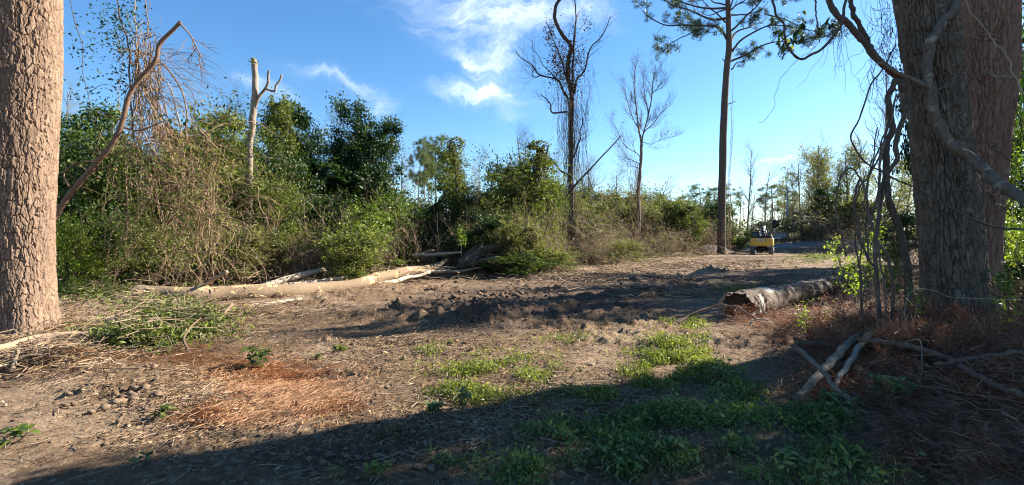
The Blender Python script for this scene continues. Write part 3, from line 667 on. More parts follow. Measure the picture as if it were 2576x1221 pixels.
for i in range(2):
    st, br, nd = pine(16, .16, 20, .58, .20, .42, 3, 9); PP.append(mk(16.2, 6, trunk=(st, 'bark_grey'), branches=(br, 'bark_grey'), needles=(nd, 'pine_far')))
# ------------------------------------------------------------------ the far woods, reading as one mass
def far_woods():
    cr, st = Acc(), Acc()
    n = 420; ang = rng.uniform(-62, 62, n); Y = rng.uniform(92, 150, n); x = np.tan(np.radians(ang)) * Y
    keep = np.ones(n, bool)
    for i in range(n):
        px = 1288 + x[i] / Y[i] * F
        hh = rng.uniform(5.5, 8.5) * (1.35 if px < 1350 else 1.0) * (.62 if 1850 < px < 2000 else 1)
        nb = 9; C = np.stack([rng.normal(0, 2.2, nb) + x[i], rng.normal(0, 1.6, nb) + Y[i], rng.uniform(.1, .95, nb) * hh + .3], 1)
        blobs(cr, C, np.tile([1.7, 1.7, 1.3], (nb, 1)) * rng.uniform(.7, 1.2, (nb, 1)), 24, .62, 0, .3, .4)
    m = 330; ang = rng.uniform(-60, 58, m); Y = rng.uniform(90, 140, m); x = np.tan(np.radians(ang)) * Y
    P0 = np.stack([x, Y, np.zeros(m) + .3], 1); h = rng.uniform(7, 13, m); t = np.linspace(0, 1, 6)[None, :, None]
    pp = P0[:, None] + t * np.stack([rng.normal(0, .6, m), rng.normal(0, .4, m), h], 1)[:, None]; rr = np.full((m, 1), .14) * np.linspace(1, .4, 6)[None]; tubes(st, pp, rr, 3)
    b, q, _, _ = lvl(pp, rr, 9, .4, 1, 40, (1.2, 3), .4, 5, .5, .15, .08); tubes(st, b, q, 3)
    b, q, _, _ = lvl(b, q, 4, .3, 1, 40, (.5, 1.2), .4, 4, .9, .15, .08); tubes(st, b, q, 3)
    t = thing('far_woodland', 'hazy mixed woodland far off beyond the clearing', 'woodland', (0, 100, 0)); t['kind'] = 'stuff'
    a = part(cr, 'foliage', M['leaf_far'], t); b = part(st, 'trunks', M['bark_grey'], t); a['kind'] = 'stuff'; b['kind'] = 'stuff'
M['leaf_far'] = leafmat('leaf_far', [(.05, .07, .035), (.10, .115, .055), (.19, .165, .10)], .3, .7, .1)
far_woods()

# ------------------------------------------------------------------ off to the right of the frame: the wood whose shade lies over the foreground
for i, (x, y, h, w_) in enumerate([(13.8, 7.0, 10.5, 5.6), (18, 8.6, 12.5, 6.4), (22, 10.2, 14, 6.6), (26, 12.2, 15.5, 6.6), (26.5, 9.5, 16, 8)]):
    t = thing('evergreen_tree', 'dense evergreen tree of the dark wood standing right of the two great trunks', 'tree', (x, y, float(H(x, y)) - .1), 'evergreens shading the foreground', rng.random() * 6.28, (w_ / 3.0, w_ / 3.0, h / 3.2))
    for nm, me in PB[i % 4].me.items():
        o = bpy.data.objects.new({'stem': 'trunk', 'foliage': 'crown'}[nm], me); COL.objects.link(o); o.parent = t

# ------------------------------------------------------------------ left edge and the tangle behind the left trunk
B = 'evergreen bushes along the edge of the wood'
def bushes():
    L = [ # proto, name, label, px, Y, top, width, foliage material
     (4, 'leafy_bush', 'bright yellow-green bush tight against the base of the left trunk', 178, 14.0, 566, 130, 'leaf_yellow'),
     (0, 'evergreen_bush', 'tall glossy evergreen bush right behind the left trunk', 190, 17.5, 372, 260, 'leaf_gloss'),
     (1, 'evergreen_bush', 'glossy dark evergreen bush under the foot of the leaning bare trunk', 300, 18.5, 372, 260, 'leaf_gloss'),
     (2, 'evergreen_bush', 'rounded evergreen bush behind the top of the dead vine tangle', 430, 20.5, 335, 270, 'leaf_mid'),
     (3, 'evergreen_bush', 'olive evergreen bush between the vine tangle and the snapped pale snag', 545, 20.5, 352, 240, 'leaf_mid'),
     (5, 'leafy_bush', 'low green bush under the vine tangle, left of the logs', 270, 15.5, 570, 200, 'leaf_gloss'),
     (4, 'leafy_bush', 'low leafy bush in front of the dead vine tangle above the long log', 400, 17.0, 590, 180, 'leaf_mid'),
     (1, 'evergreen_bush', 'loose green bush wrapped round the foot of the snapped pale snag', 655, 20.0, 470, 200, 'leaf_mid'),
     (5, 'leafy_bush', 'low olive bush right of the snag, behind the second log', 640, 18.5, 590, 200, 'leaf_olive'),
     (3, 'evergreen_bush', 'dark bush filling the gap between snag and black-green trees', 720, 24.0, 420, 220, 'leaf_dark'),
     (0, 'evergreen_bush', 'dark low bush under the black-green trees', 800, 24.5, 500, 240, 'leaf_dark'),
     (2, 'evergreen_bush', 'sunlit yellow-green bush below the black-green trees', 890, 20.5, 522, 190, 'leaf_yellow2'),
     (1, 'evergreen_bush', 'green bush below the open pines, left of the leaning dead limb', 985, 24.0, 512, 170, 'leaf_gloss'),
     (5, 'leafy_bush', 'bright low bush behind the forked end of the long log', 905, 18.0, 592, 210, 'leaf_mid'),
     (3, 'evergreen_bush', 'dark bush at the foot of the leaning dead limb', 1085, 26.0, 555, 170, 'leaf_dark'),
     (0, 'evergreen_bush', 'large green bush between the two vine-clad columns', 1232, 26.5, 485, 190, 'leaf_mid'),
     (2, 'evergreen_bush', 'dark shaded bush right of the little yellow sapling', 1230, 23.5, 545, 190, 'leaf_dark'),
     (1, 'evergreen_bush', 'grey-green bush right of the second vine-clad column', 1328, 27.0, 465, 160, 'leaf_mid'),
     (3, 'evergreen_bush', 'broad evergreen bush just left of the tall vine-hung dead tree', 1368, 29.0, 478, 105, 'leaf_mid'),
     (4, 'leafy_bush', 'grey-green bush with bare stems at the foot of the tall vine-hung tree', 1325, 22.5, 568, 160, 'leaf_olive'),
     (5, 'leafy_bush', 'low green bush at the edge of the cleared dirt, below the two columns', 1285, 21.5, 645, 190, 'leaf_gloss'),
     (4, 'leafy_bush', 'low bush at the clearing edge right of the brush heap', 1380, 24.0, 634, 150, 'leaf_mid'),
     (5, 'leafy_bush', 'low yellowish bush at the clearing edge right of the tall vine-hung tree', 1500, 32.0, 634, 130, 'leaf_mid'),
     (4, 'leafy_bush', 'small green bush below the shrubs between the two bare trees', 1560, 33.0, 612, 110, 'leaf_olive'),
     (0, 'evergreen_bush', 'rounded green shrub behind the slender bare tree', 1665, 52, 512, 150, 'leaf_mid'),
     (2, 'evergreen_bush', 'green shrub left of the tall pine among bare stems', 1705, 50, 520, 130, 'leaf_mid'),
     (1, 'evergreen_bush', 'olive shrub right behind the slender bare tree', 1605, 50, 530, 120, 'leaf_olive'),
     (3, 'evergreen_bush', 'dark shrub behind the tall pine', 1788, 58, 515, 110, 'leaf_dark'),
     (0, 'evergreen_bush', 'dark green shrub left of the yellow excavator', 1858, 62, 572, 90, 'leaf_gloss'),
     (5, 'leafy_bush', 'green shrub behind the signal cabinet', 1945, 84, 560, 120, 'leaf_dark'),
     (2, 'evergreen_bush', 'dark evergreen above the railway behind the dangling vines', 2125, 62, 470, 130, 'leaf_dark'),
     (1, 'evergreen_bush', 'olive shrub above the railway bank right of the signal pole', 2040, 66, 520, 150, 'leaf_olive'),
     (0, 'evergreen_bush', 'bush beyond the railway bank behind the vine loop', 2190, 58, 500, 160, 'leaf_olive'),
     (3, 'evergreen_bush', 'dim evergreen between the dangling vines and the great trunk', 2255, 30, 545, 130, 'leaf_dark'),
     (1, 'evergreen_bush', 'backlit bush right of the great trunks at the picture edge', 2560, 15.5, 430, 200, 'leaf_gloss'),
     (4, 'leafy_bush', 'bright leafy bush low behind the great trunks at the right edge', 2560, 11.0, 575, 150, 'leaf_yellow2'),
     (5, 'leafy_bush', 'dusky bush low between the great trunks and the right edge', 2580, 9.6, 660, 190, 'leaf_dark'),
    ]
    for k, nm, lab, px, Y, top, w_, mt in L:
        plant(PB[k], nm, lab, 'bush', px, Y, top, w_, B if nm == 'evergreen_bush' else 'low bushes along the edge of the clearing', mats={'foliage': mt})
M['leaf_yellow2'] = leafmat('leaf_yellow2', [(.035, .065, .012), (.085, .13, .022), (.20, .25, .045)], .42, .42, .45)
bushes()

# black-green trees left of the middle
for k, px, Y, top, w_, lab in [(0, 800, 27, 282, 190, 'tall black-green tree with a rounded top, leftmost of the dark three'),
                         (1, 893, 28, 300, 200, 'black-green tree in the middle of the dark three'),
                         (2, 985, 28.5, 328, 190, 'black-green tree leaning right, rightmost of the dark three'),
                         (1, 705, 25, 300, 190, 'thin-leaved grey-green tree right beside the snapped snag')]:
    plant(PL_[k], 'dark_tree', lab, 'tree', px, Y, top + 22, w_, 'leafy trees rising over the bushes', mats={'crown': 'leaf_mid' if px == 705 else 'leaf_dark'})
plant(PL_[0], 'dark_tree', 'dark leafy tree in the second row between the snag and the dark three', 'tree', 760, 31, 395, 260, 'leafy trees rising over the bushes')
plant(PL_[2], 'dark_tree', 'dark leafy tree low behind the dark three', 'tree', 900, 33, 400, 260, 'leafy trees rising over the bushes')
plant(PL_[1], 'dark_tree', 'grey-green tree just behind the left trunk, above the bushes', 'tree', 240, 24, 330, 240, 'leafy trees rising over the bushes', mats={'crown': 'leaf_gloss'})
plant(PL_[2], 'dark_tree', 'leafy tree standing behind the top of the vine tangle', 'tree', 540, 27, 350, 260, 'leafy trees rising over the bushes', mats={'crown': 'leaf_mid'})
# vine-clad columns
plant(PV[0], 'vine_column', 'slim column of leafy vines over a dead trunk, the taller of two', 'vine-clad tree', 1172, 26.5, 348, 104, 'dead trunks clad in vines')
plant(PV[1], 'vine_column', 'broad column of leafy vines with a rounded top, right of the slim one', 'vine-clad tree', 1287, 28.0, 366, 150, 'dead trunks clad in vines')
plant(PV[0], 'vine_column', 'thin spiky vine-clad stub just left of the tall vine-hung tree', 'vine-clad tree', 1358, 30.0, 385, 34, 'dead trunks clad in vines', mats={'foliage': 'leaf_dead'})
plant(PV[1], 'vine_column', 'low vine-clad mound between the slim and the broad vine column', 'vine-clad tree', 1225, 28.0, 415, 130, 'dead trunks clad in vines', mats={'foliage': 'leaf_mid'})
# brown brush
for k, px, Y, top, w_, mt, lab in [(0, 775, 22.5, 470, 150, 'leaf_dead', 'reddish brown dead brush under the black-green trees'),
                       (1, 700, 21.5, 520, 120, 'leaf_dry', 'bare reddish brush right of the snapped snag'),
                       (0, 1450, 47, 500, 150, 'leaf_dry', 'brown bare thicket behind the tall vine-hung tree'),
                       (1, 1525, 42, 500, 130, 'leaf_dry', 'brown bare thicket between the tall vine-hung tree and the slender bare tree'),
                       (2, 1475, 44, 480, 190, 'leaf_olive', 'olive thicket behind the brown thickets'),
                       (2, 1580, 50, 500, 150, 'leaf_dry', 'tan thicket around the foot of the slender bare tree'),
                       (0, 1745, 54, 528, 110, 'leaf_dry', 'grey bare thicket left of the tall pine'),
                       (1, 935, 26, 430, 150, 'leaf_dry', 'grey bare brush right of the black-green trees'),
                       (2, 1035, 32, 470, 170, 'leaf_dry', 'pale bare brush under the open pines'),
                       (0, 1375, 26, 530, 100, 'leaf_olive', 'leggy brush between the broad vine column and the tall vine-hung tree'),
                       (1, 1515, 30, 595, 100, 'leaf_olive', 'low leggy brush right of the tall vine-hung tree'),
                       (0, 1900, 76, 560, 150, 'leaf_dry', 'pale brush far behind the excavator'),
                       (2, 2010, 66, 500, 150, 'leaf_olive', 'tan thicket beyond the railway right of the signal pole'),
                       (2, 2100, 62, 480, 180, 'leaf_olive', 'olive thicket beyond the railway behind the vine loop'),
                       (1, 2200, 50, 520, 160, 'leaf_dry', 'brown thicket beyond the railway near the great trunk'),
                       (0, 2250, 20, 560, 120, 'leaf_dry', 'dim brush just left of the foot of the great trunk')]:
    plant(PR[k], 'brush', lab, 'brush', px, Y, top, w_, 'bare thickets at the wood edge', mats={'dry_leaves': mt})
for i, (k, px, Y, top, w_, mt, lab) in enumerate([(0, 590, 19.0, 470, 130, 'leaf_dry', 'dry stems in front of the snapped snag'), (1, 835, 21.5, 505, 130, 'leaf_dry', 'bare stems before the dark three, left of the sunlit bush'), (0, 940, 21.5, 500, 120, 'leaf_dead', 'dark bare stems right of the sunlit bush'),
                       (1, 1010, 23.5, 478, 110, 'leaf_dry', 'grey leggy stems left of the leaning dead tree'), (0, 1120, 24.5, 520, 110, 'leaf_olive', 'leggy stems at the foot of the slim vine column'), (2, 1200, 24.8, 480, 110, 'leaf_olive', 'olive tangle before the slim vine column'),
                       (1, 1262, 24.5, 500, 130, 'leaf_dry', 'dead stems between the two vine columns'), (2, 1320, 24.5, 490, 120, 'leaf_olive', 'olive tangle before the broad vine column'), (0, 1362, 24.8, 505, 90, 'leaf_dry', 'dry stems left of the tall vine-hung tree'),
                       (1, 1398, 27, 540, 50, 'leaf_olive', 'leggy tangle right at the foot of the tall vine-hung tree'), (0, 1490, 31, 565, 80, 'leaf_dry', 'low tangle right of the foot of the tall vine-hung tree'), (2, 1540, 36, 550, 90, 'leaf_olive', 'olive tangle left of the foot of the slender bare tree'),
                       (2, 1665, 42, 545, 90, 'leaf_olive', 'olive tangle right of the foot of the slender bare tree'), (1, 1690, 46, 545, 110, 'leaf_dry', 'dry tangle before the green shrub left of the tall pine'), (0, 1780, 51, 545, 80, 'leaf_dry', 'dry stems at the foot of the tall pine'),
                       (2, 245, 15.4, 520, 130, 'leaf_olive', 'leggy olive stems just right of the left trunk'), (1, 480, 17.0, 560, 160, 'leaf_dry', 'dry stems low under the vine tangle'), (0, 690, 19.5, 560, 150, 'leaf_dry', 'dry stems above the second log'), (1, 760, 20, 560, 130, 'leaf_dead', 'dark dry stems above the aslant pale log')]):
    plant(PR[k], 'brush', lab, 'brush', px, Y, top, w_, 'bare thickets at the wood edge', mats={'dry_leaves': mt})
for k, px, Y, top, w_, mt, lab in [(2, 1150, 31, 470, 180, 'leaf_dark', 'dark bush in the second row behind the slim vine column'), (0, 1290, 31, 462, 200, 'leaf_gloss', 'tall bush in the second row behind the broad vine column'), (3, 1040, 32, 520, 160, 'leaf_dark', 'dark bush in the second row under the open pines'), (1, 1380, 48, 470, 150, 'leaf_mid', 'bush in the second row left of the tall vine-hung tree'),
                          (2, 1500, 46, 520, 150, 'leaf_mid', 'rounded olive bush in the second row between the two bare trees'), (0, 1560, 52, 520, 150, 'leaf_olive', 'greyish bush in the second row left of the slender bare tree'), (1, 1740, 60, 530, 130, 'leaf_dark', 'dark bush in the second row left of the tall pine'), (3, 1440, 50, 515, 120, 'leaf_olive', 'greyish bush in the second row right of the tall vine-hung tree'),
                          (0, 620, 24.5, 380, 240, 'leaf_mid', 'tall bush in the second row behind the snag'), (2, 860, 30, 430, 330, 'leaf_dark', 'wide dark bush in the second row below the dark three')]:
    plant(PB[k], 'evergreen_bush', lab, 'bush', px, Y, top, w_, B, mats={'foliage': mt})
for k, px, Y, top, w_, mt, lab in [(0, 1310, 33, 412, 170, 'leaf_dark', 'dark bush tallest in the second row by the broad vine column'), (3, 1470, 54, 486, 150, 'leaf_mid', 'tall olive bush furthest back right of the tall vine-hung tree'), (1, 1640, 58, 492, 200, 'leaf_mid', 'wide olive bush furthest back behind the slender bare tree'), (2, 1715, 64, 505, 140, 'leaf_olive', 'greyish bush furthest back left of the tall pine'), (0, 1560, 60, 484, 150, 'leaf_olive', 'greyish bush furthest back left of the slender bare tree'), (2, 1780, 66, 520, 120, 'leaf_mid', 'olive bush furthest back behind the tall pine')]:
    plant(PB[k], 'evergreen_bush', lab, 'bush', px, Y, top, w_, B, mats={'foliage': mt})
for k, px, Y, top, w_, mt, lab in [(0, 1480, 50, 470, 150, 'leaf_dry', 'tall brown thicket behind the leaning pole'), (1, 1540, 52, 462, 130, 'leaf_dry', 'tall grey thicket left of the slender bare tree'), (2, 1690, 56, 490, 130, 'leaf_olive', 'tall olive thicket right of the slender bare tree'), (0, 1625, 54, 478, 110, 'leaf_dead', 'dark brown thicket right behind the slender bare tree')]:
    plant(PR[k], 'brush', lab, 'brush', px, Y, top, w_, 'bare thickets at the wood edge', mats={'dry_leaves': mt})
# bare trees
for k, px, Y, top, w_, lab in [(1, 1510, 62, 392, 150, 'spreading bare tree behind the leaning pole'),
                         (0, 1880, 74, 372, 120, 'tall bare tree just right of the tall pine, far off'),
                         (1, 1925, 80, 415, 120, 'leaning bare tree above the excavator'),
                         (0, 2075, 72, 355, 190, 'large tan bare tree beyond the railway'),
                         (2, 2020, 74, 400, 150, 'yellowish bare tree beyond the signal pole'),
                         (2, 2140, 66, 380, 170, 'yellowish bare tree behind the dangling vines'),
                         (0, 2215, 50, 150, 150, 'tall pale bare tree seen between the vines and the great trunk'),
                         (1, 1340, 44, 320, 150, 'grey bare tree behind the broad vine column'),
                         (0, 175, 30, 215, 150, 'bare grey tree beside the left trunk against the sky'),
                         (1, 975, 40, 395, 150, 'pale bare tree right of the black-green trees'),
                         (0, 1020, 46, 385, 130, 'thin bare tree among the open pines'),
                         (2, 1215, 44, 395, 120, 'thin grey tree between the two vine columns'),
                         (2, 1460, 56, 430, 130, 'thin bare tree right of the tall vine-hung tree'),
                         (0, 1400, 60, 400, 120, 'thin bare tree left of the tall vine-hung tree, far off'),
                         (1, 1765, 72, 490, 90, 'small bare tree left of the tall pine'), (0, 1490, 56, 405, 120, 'bare tree crossing behind the leaning pole'), (1, 1530, 58, 395, 170, 'broad bare tree right of the leaning pole'), (0, 1595, 60, 420, 110, 'slim bare tree close behind the slender bare tree'), (1, 1690, 66, 455, 110, 'low bare tree over the green shrub left of the tall pine'), (2, 1560, 54, 430, 110, 'bare tree just left of the slender bare tree, further back'), (1, 1640, 60, 440, 110, 'bare tree right of the slender bare tree, further back'), (0, 1320, 38, 345, 110, 'bare tree behind the broad vine column, closer'),
                         (0, 600, 32, 245, 200, 'fine-twigged bare tree behind the snapped snag'),
                         (2, 850, 34, 300, 160, 'bare brown tree top behind the dark three'),
                         (0, 2440, 30, 120, 260, 'bare tree behind the great trunks'), (1, 2556, 24, 260, 260, 'bare tree at the right edge beyond the great trunks')]:
    plant(PT[k], 'bare_tree', lab, 'tree', px, Y, top, w_, 'leafless trees of the background')
# loose yellowish trees beyond the railway
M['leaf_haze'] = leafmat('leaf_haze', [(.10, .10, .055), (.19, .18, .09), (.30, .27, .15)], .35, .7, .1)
for i, (px, Y, top, w_) in enumerate([(1995, 78, 440, 90), (2032, 72, 402, 110), (2068, 76, 388, 120), (2105, 70, 405, 120), (2150, 68, 395, 130), (2195, 64, 380, 140), (2240, 60, 400, 140), (2280, 54, 420, 140), (1460, 70, 505, 90), (1545, 74, 498, 100), (1640, 80, 500, 90)]):
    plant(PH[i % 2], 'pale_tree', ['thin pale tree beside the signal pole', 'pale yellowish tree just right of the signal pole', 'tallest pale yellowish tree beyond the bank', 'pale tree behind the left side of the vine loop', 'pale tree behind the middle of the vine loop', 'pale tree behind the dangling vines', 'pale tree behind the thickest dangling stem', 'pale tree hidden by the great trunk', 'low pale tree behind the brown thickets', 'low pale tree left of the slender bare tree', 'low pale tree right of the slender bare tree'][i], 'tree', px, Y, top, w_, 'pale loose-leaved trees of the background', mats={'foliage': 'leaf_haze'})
# distant pines
for k, px, Y, top, w_, lab in [(1, 1068, 52, 366, 90, 'open pine second from the left in the gap, nearer than the rest'), (0, 1122, 54, 376, 80, 'thin pine right of the broadest open pine in the gap'), (0, 1148, 57, 402, 70, 'thin pine just left of the slim vine column, close behind it'), (0, 1050, 58, 362, 90, 'open pine furthest left in the gap'), (1, 1100, 60, 358, 110, 'broadest open pine in the gap'), (0, 1135, 64, 395, 80, 'slim pine touching the slim vine column'),
                         (1, 1078, 70, 402, 70, 'small pine behind the two open pines in the gap'), (0, 1770, 72, 470, 80, 'dark pine left of the tall pine trunk'), (1, 1800, 66, 480, 90, 'dark pine right behind the tall pine trunk'),
                         (0, 1848, 84, 470, 80, 'pine right of the tall pine trunk, far off'), (1, 1940, 92, 472, 110, 'round-topped pine above the excavator'), (0, 1975, 96, 488, 80, 'smaller round-topped pine by the signal pole'),
                         (1, 1720, 86, 500, 80, 'small pine left of the tall pine, low on the skyline'), (0, 1660, 88, 505, 80, 'low distant pine over the green shrub')]:
    plant(PP[k], 'far_pine', lab, 'pine', px, Y, top, w_, 'pines of the background')
# tall evergreen hidden behind the great trunks: its shade is the band across the clearing
for (px, Y, h, w_) in [(2425, 20.0, 13.5, 3.2), (2470, 22.5, 14.5, 3.4), (2392, 16.5, 11.5, 2.8), (2440, 26.5, 15.5, 4.0), (2400, 31.0, 15.5, 4.4)]:
    x = (px - 1288) / F * Y
    t = thing('evergreen_tree', {20.0: 'narrow evergreen tree directly behind the reddish trunk', 22.5: 'narrow evergreen tree second in line behind the reddish trunk', 16.5: 'slimmest narrow evergreen, nearest behind the great grey-brown trunk', 26.5: 'tall narrow evergreen third in line behind the great trunks', 31.0: 'farthest and broadest evergreen in line behind the great trunks'}[Y], 'tree', (x, Y, float(H(x, Y))), None, 1.0, (w_ / 3.0, w_ / 3.0, h / 3.2))
    for nm, me in PB[2].me.items():
        o = bpy.data.objects.new({'stem': 'trunk', 'foliage': 'crown'}[nm], me); COL.objects.link(o); o.parent = t; o.material_slots[0].link = 'OBJECT'; o.material_slots[0].material = M['bark_brown' if nm == 'stem' else 'leaf_dark']
# ------------------------------------------------------------------ named plants and timber
def curves(A, B_, n, sag, wob, fr=2.2):
    """loose curves between points A and B (m,3)"""
    m = len(A); t = np.linspace(0, 1, n)[None, :, None]; L = np.linalg.norm(B_ - A, axis=1)[:, None, None]
    p = A[:, None] * (1 - t) + B_[:, None] * t; p[..., 2] -= (np.broadcast_to(sag, (m,))[:, None] * L[..., 0] * 4 * (t * (1 - t))[..., 0])
    ph = rng.random((m, 3)) * 60; tt = (np.linspace(0, 1, n)[None] * L[..., 0]) * fr
    for k in range(3): p[..., k] += wob * (noise2(tt + ph[:, k:k + 1], ph[:, k:k + 1] * 3) - 0 * tt) * np.minimum(1, 6 * np.linspace(0, 1, n))[None]
    return p
def ptsin(px, py, Y, n):
    """n random points in a slab over the photo range px x py at distances Y"""
    x = rng.uniform(*px, n); y = rng.uniform(*py, n); q = rng.uniform(*Y, n)
    return np.stack([(x - 1288) / F * q, q, EYE + (610 - y) / F * q], 1)
def vt(acc, p, r, k=3):
    n = p.shape[1]; rr = np.broadcast_to(r, (len(p),))[:, None] * np.linspace(1, .6, n)[None]; tubes(acc, p, rr, k)
def scat(L, n):
    """n points over photo-placed ground patches (px, py, rx, ry, weight)"""
    w_ = np.array([l[2] * l[3] * l[4] for l in L], float); w_ /= w_.sum(); i = rng.choice(len(L), n, p=w_); q = np.array([l[:4] for l in L], float)[i]
    a_ = rng.random(n) * 6.283; r_ = np.abs(rng.normal(0, .55, n)); px = q[:, 0] + q[:, 2] * r_ * np.cos(a_); py = np.maximum(q[:, 1] + q[:, 3] * r_ * np.sin(a_), 628)
    x, y = GV(px, py); k = (y < 60) & (y > 2.0); return x[k], y[k]
def sticks(x, y, L, r, lift=.02, tilt=.12, bend=.06, k=3, n=4, heap=0.0):
    m = len(x); z = H(x, y) + lift + heap * rng.random(m); a_ = rng.random(m) * 6.283; d = np.stack([np.cos(a_), np.sin(a_), rng.normal(0, tilt, m)], 1); l = (L * rng.uniform(.35, 1.2, m))
    A = np.stack([x, y, z], 1); p = A[:, None] + d[:, None] * (np.linspace(-.5, .5, n)[None] * l[:, None])[..., None] + rng.normal(size=(m, n, 3)) * bend * l[:, None, None] * np.array([1, 1, .4])
    return p, (r * rng.uniform(.5, 1.4, m))[:, None] * np.linspace(1, .6, n)[None]
def wd(px_w, Y, px): return px_w * Y * math.cos(math.atan((px - 1288) / F)) / (2 * F)
def rooted(name, label, cat, pts, Y, group=None):
    p = PL(pts, Y); b = p[0]; return thing(name, label, cat, (b[0], b[1], b[2]), group), p

# leaning bare trunk, upper left
t, p = rooted('leaning_tree', 'bare reddish-brown trunk leaning right from behind the left trunk, snapped at its tip', 'tree', [(60, 705), (100, 610), (138, 550), (175, 490), (230, 425), (280, 365), (310, 300), (325, 240), (350, 200), (392, 150), (402, 110), (445, 66), (454, 54)], [12.2, 12.6, 13, 13, 13, 13, 13, 13, 13, 13, 13, 13, 13])
a = Acc(); limb(a, p, .085, .045, 12, 60, .012, .5, .12); part(a, 'trunk', M['bark_leaning'], t, True)
a = Acc(); tw = PL([(451, 58), (480, 92), (500, 130), (514, 165)], 13); q, r = limb(a, tw, .026, .008, 5, 12, .02)
b1, q1, _, _ = lvl(q[None], r[None] * np.ones((1, 12)), 9, .3, 1, 35, (.5, 1.3), .2, 7, .8, .16, -.06); tubes(a, b1, q1, 3); b2, q2, _, _ = lvl(b1, q1, 5, .2, 1, 35, (.2, .6), .2, 5, .9, .16, -.04); tubes(a, b2, q2, 3)
for s in ([(255, 395), (300, 385), (330, 375)], [(232, 432), (262, 422), (292, 421), (283, 445), (290, 470)], [(175, 470), (160, 440), (190, 412), (250, 400)], [(300, 318), (352, 328), (420, 300)]): part(a, 'branch' if s[0][0] == 255 else 'branch', M['bark_leaning'], t); a = Acc(); limb(a, PL(s, 13.1), .03, .012, 5, 12, .03)
part(a, 'branch', M['bark_leaning'], t)

# stems and the great tangle of dead vines
t = thing('vine_tangle', 'great tangle of tan dead vines hanging beside the leaning trunk over the bushes', 'vines', (float(P(400, 660, 15)[0]), 15, .1)); t['kind'] = 'stuff'
a = Acc()
for pts, w_ in [([(338, 345), (330, 240), (326, 150), (318, 90), (303, 40), (290, -20)], 6), ([(350, 260), (345, 160), (340, 60), (338, -20)], 4), ([(360, 230), (368, 110), (370, 50), (362, -20)], 4), ([(375, 200), (374, 100), (372, 40), (376, -20)], 3),
                ([(350, 130), (395, 150), (440, 195), (465, 245), (470, 300), (468, 345), (480, 400), (470, 520), (450, 640)], 6), ([(345, 120), (385, 170), (430, 230), (450, 300), (462, 380), (455, 470), (430, 660)], 4),
                ([(340, 150), (352, 250), (350, 340), (318, 430), (320, 560), (315, 680)], 5), ([(395, 150), (400, 230), (392, 300), (380, 380), (350, 460), (345, 600)], 4), ([(540, 395), (528, 430), (520, 480), (500, 560), (495, 650)], 6), ([(540, 395), (550, 390), (547, 415), (535, 445), (528, 480)], 5)]:
    limb(a, PL(pts, 14 + rng.uniform(-.5, .8)), wd(w_, 14, 350), wd(w_ * .6, 14, 350), 5, 40, .05)
m = 70; A = ptsin((325, 400), (90, 260), (13.6, 14.6), m); Bp = ptsin((310, 560), (330, 560), (13.6, 16.5), m); vt(a, curves(A, Bp, 18, .04 + .14 * rng.random(m), .30, 1.0), rng.uniform(.007, .015, m))
m = 260; A = np.concatenate([ptsin((400, 560), (330, 560), (13.4, 16.2), 150), ptsin((290, 420), (300, 600), (13.4, 16.2), 60), ptsin((420, 540), (480, 650), (13.4, 16.2), 50)]); A[:, 0] += rng.normal(0, .35, m); Bp = A + rng.normal(size=(m, 3)) * np.array([1.25, .5, .9]) + np.array([0, 0, -.25]); Bp[:, 2] = np.maximum(.2, Bp[:, 2]); A[:, 2] = np.maximum(.2, A[:, 2]); vt(a, curves(A, Bp, 16, .16 * rng.normal(size=m), .42, 1.1), rng.uniform(.007, .017, m))
m = 44; A = np.concatenate([ptsin((430, 560), (350, 560), (13.6, 16), 30), ptsin((310, 420), (400, 560), (13.6, 16), 14)]); Bp = np.stack([A[:, 0] + rng.normal(0, .7, m), A[:, 1] + rng.normal(0, .5, m), rng.uniform(.15, 1.0, m)], 1); vt(a, curves(A, Bp, 16, .10 * rng.normal(size=m), .34, 1.1), rng.uniform(.008, .018, m))
m = 100; A = ptsin((340, 400), (80, 220), (13.7, 14.3), m); Bp = A + rng.normal(size=(m, 3)) * np.array([.35, .3, .5]); vt(a, curves(A, Bp, 10, .1 * rng.normal(size=m), .12, 3), rng.uniform(.006, .013, m))
m = 70; A = ptsin((370, 440), (110, 260), (13.7, 14.3), m); Bp = A + np.stack([rng.uniform(.6, 2.0, m), rng.normal(0, .3, m), rng.uniform(-1.6, -.2, m)], 1); vt(a, curves(A, Bp, 12, -.12 * rng.random(m), .1, 2), rng.uniform(.004, .008, m))
q = part(a, 'vines', M['vine_tan'], t); q['kind'] = 'stuff'
a = Acc()
for (px, py, sx_, sy_, n) in [(305, 55, 22, 26, 260), (300, 105, 20, 16, 150), (320, 150, 14, 30, 120), (305, 215, 16, 25, 110), (210, 150, 12, 40, 40), (222, 135, 10, 12, 22), (195, 245, 14, 8, 22), (235, 230, 14, 6, 16), (282, 300, 14, 20, 50), (330, 20, 12, 20, 60), (255, 20, 10, 20, 22), (270, 130, 10, 30, 26), (380, 240, 18, 18, 40), (420, 300, 25, 10, 40), (565, 255, 30, 14, 60), (600, 250, 20, 14, 40)]:
    c = np.stack([(px + rng.normal(0, sx_, n) - 1288) / F * 14, 14 + rng.normal(0, .3, n), EYE + (610 - py - rng.normal(0, sy_, n)) / F * 14], 1); leaf_quads(a, c, .11, None, None, .2, .42)
q = part(a, 'leaves', M['leaf_dark'], t); q['kind'] = 'stuff'
a = Acc(); c = ptsin((280, 580), (360, 670), (13.1, 15.2), 420); c = np.repeat(c, 14, 0) + rng.normal(size=(420 * 14, 3)) * .15; leaf_quads(a, c, .085); q = part(a, 'leaves', M['leaf_mid'], t); q['kind'] = 'stuff'
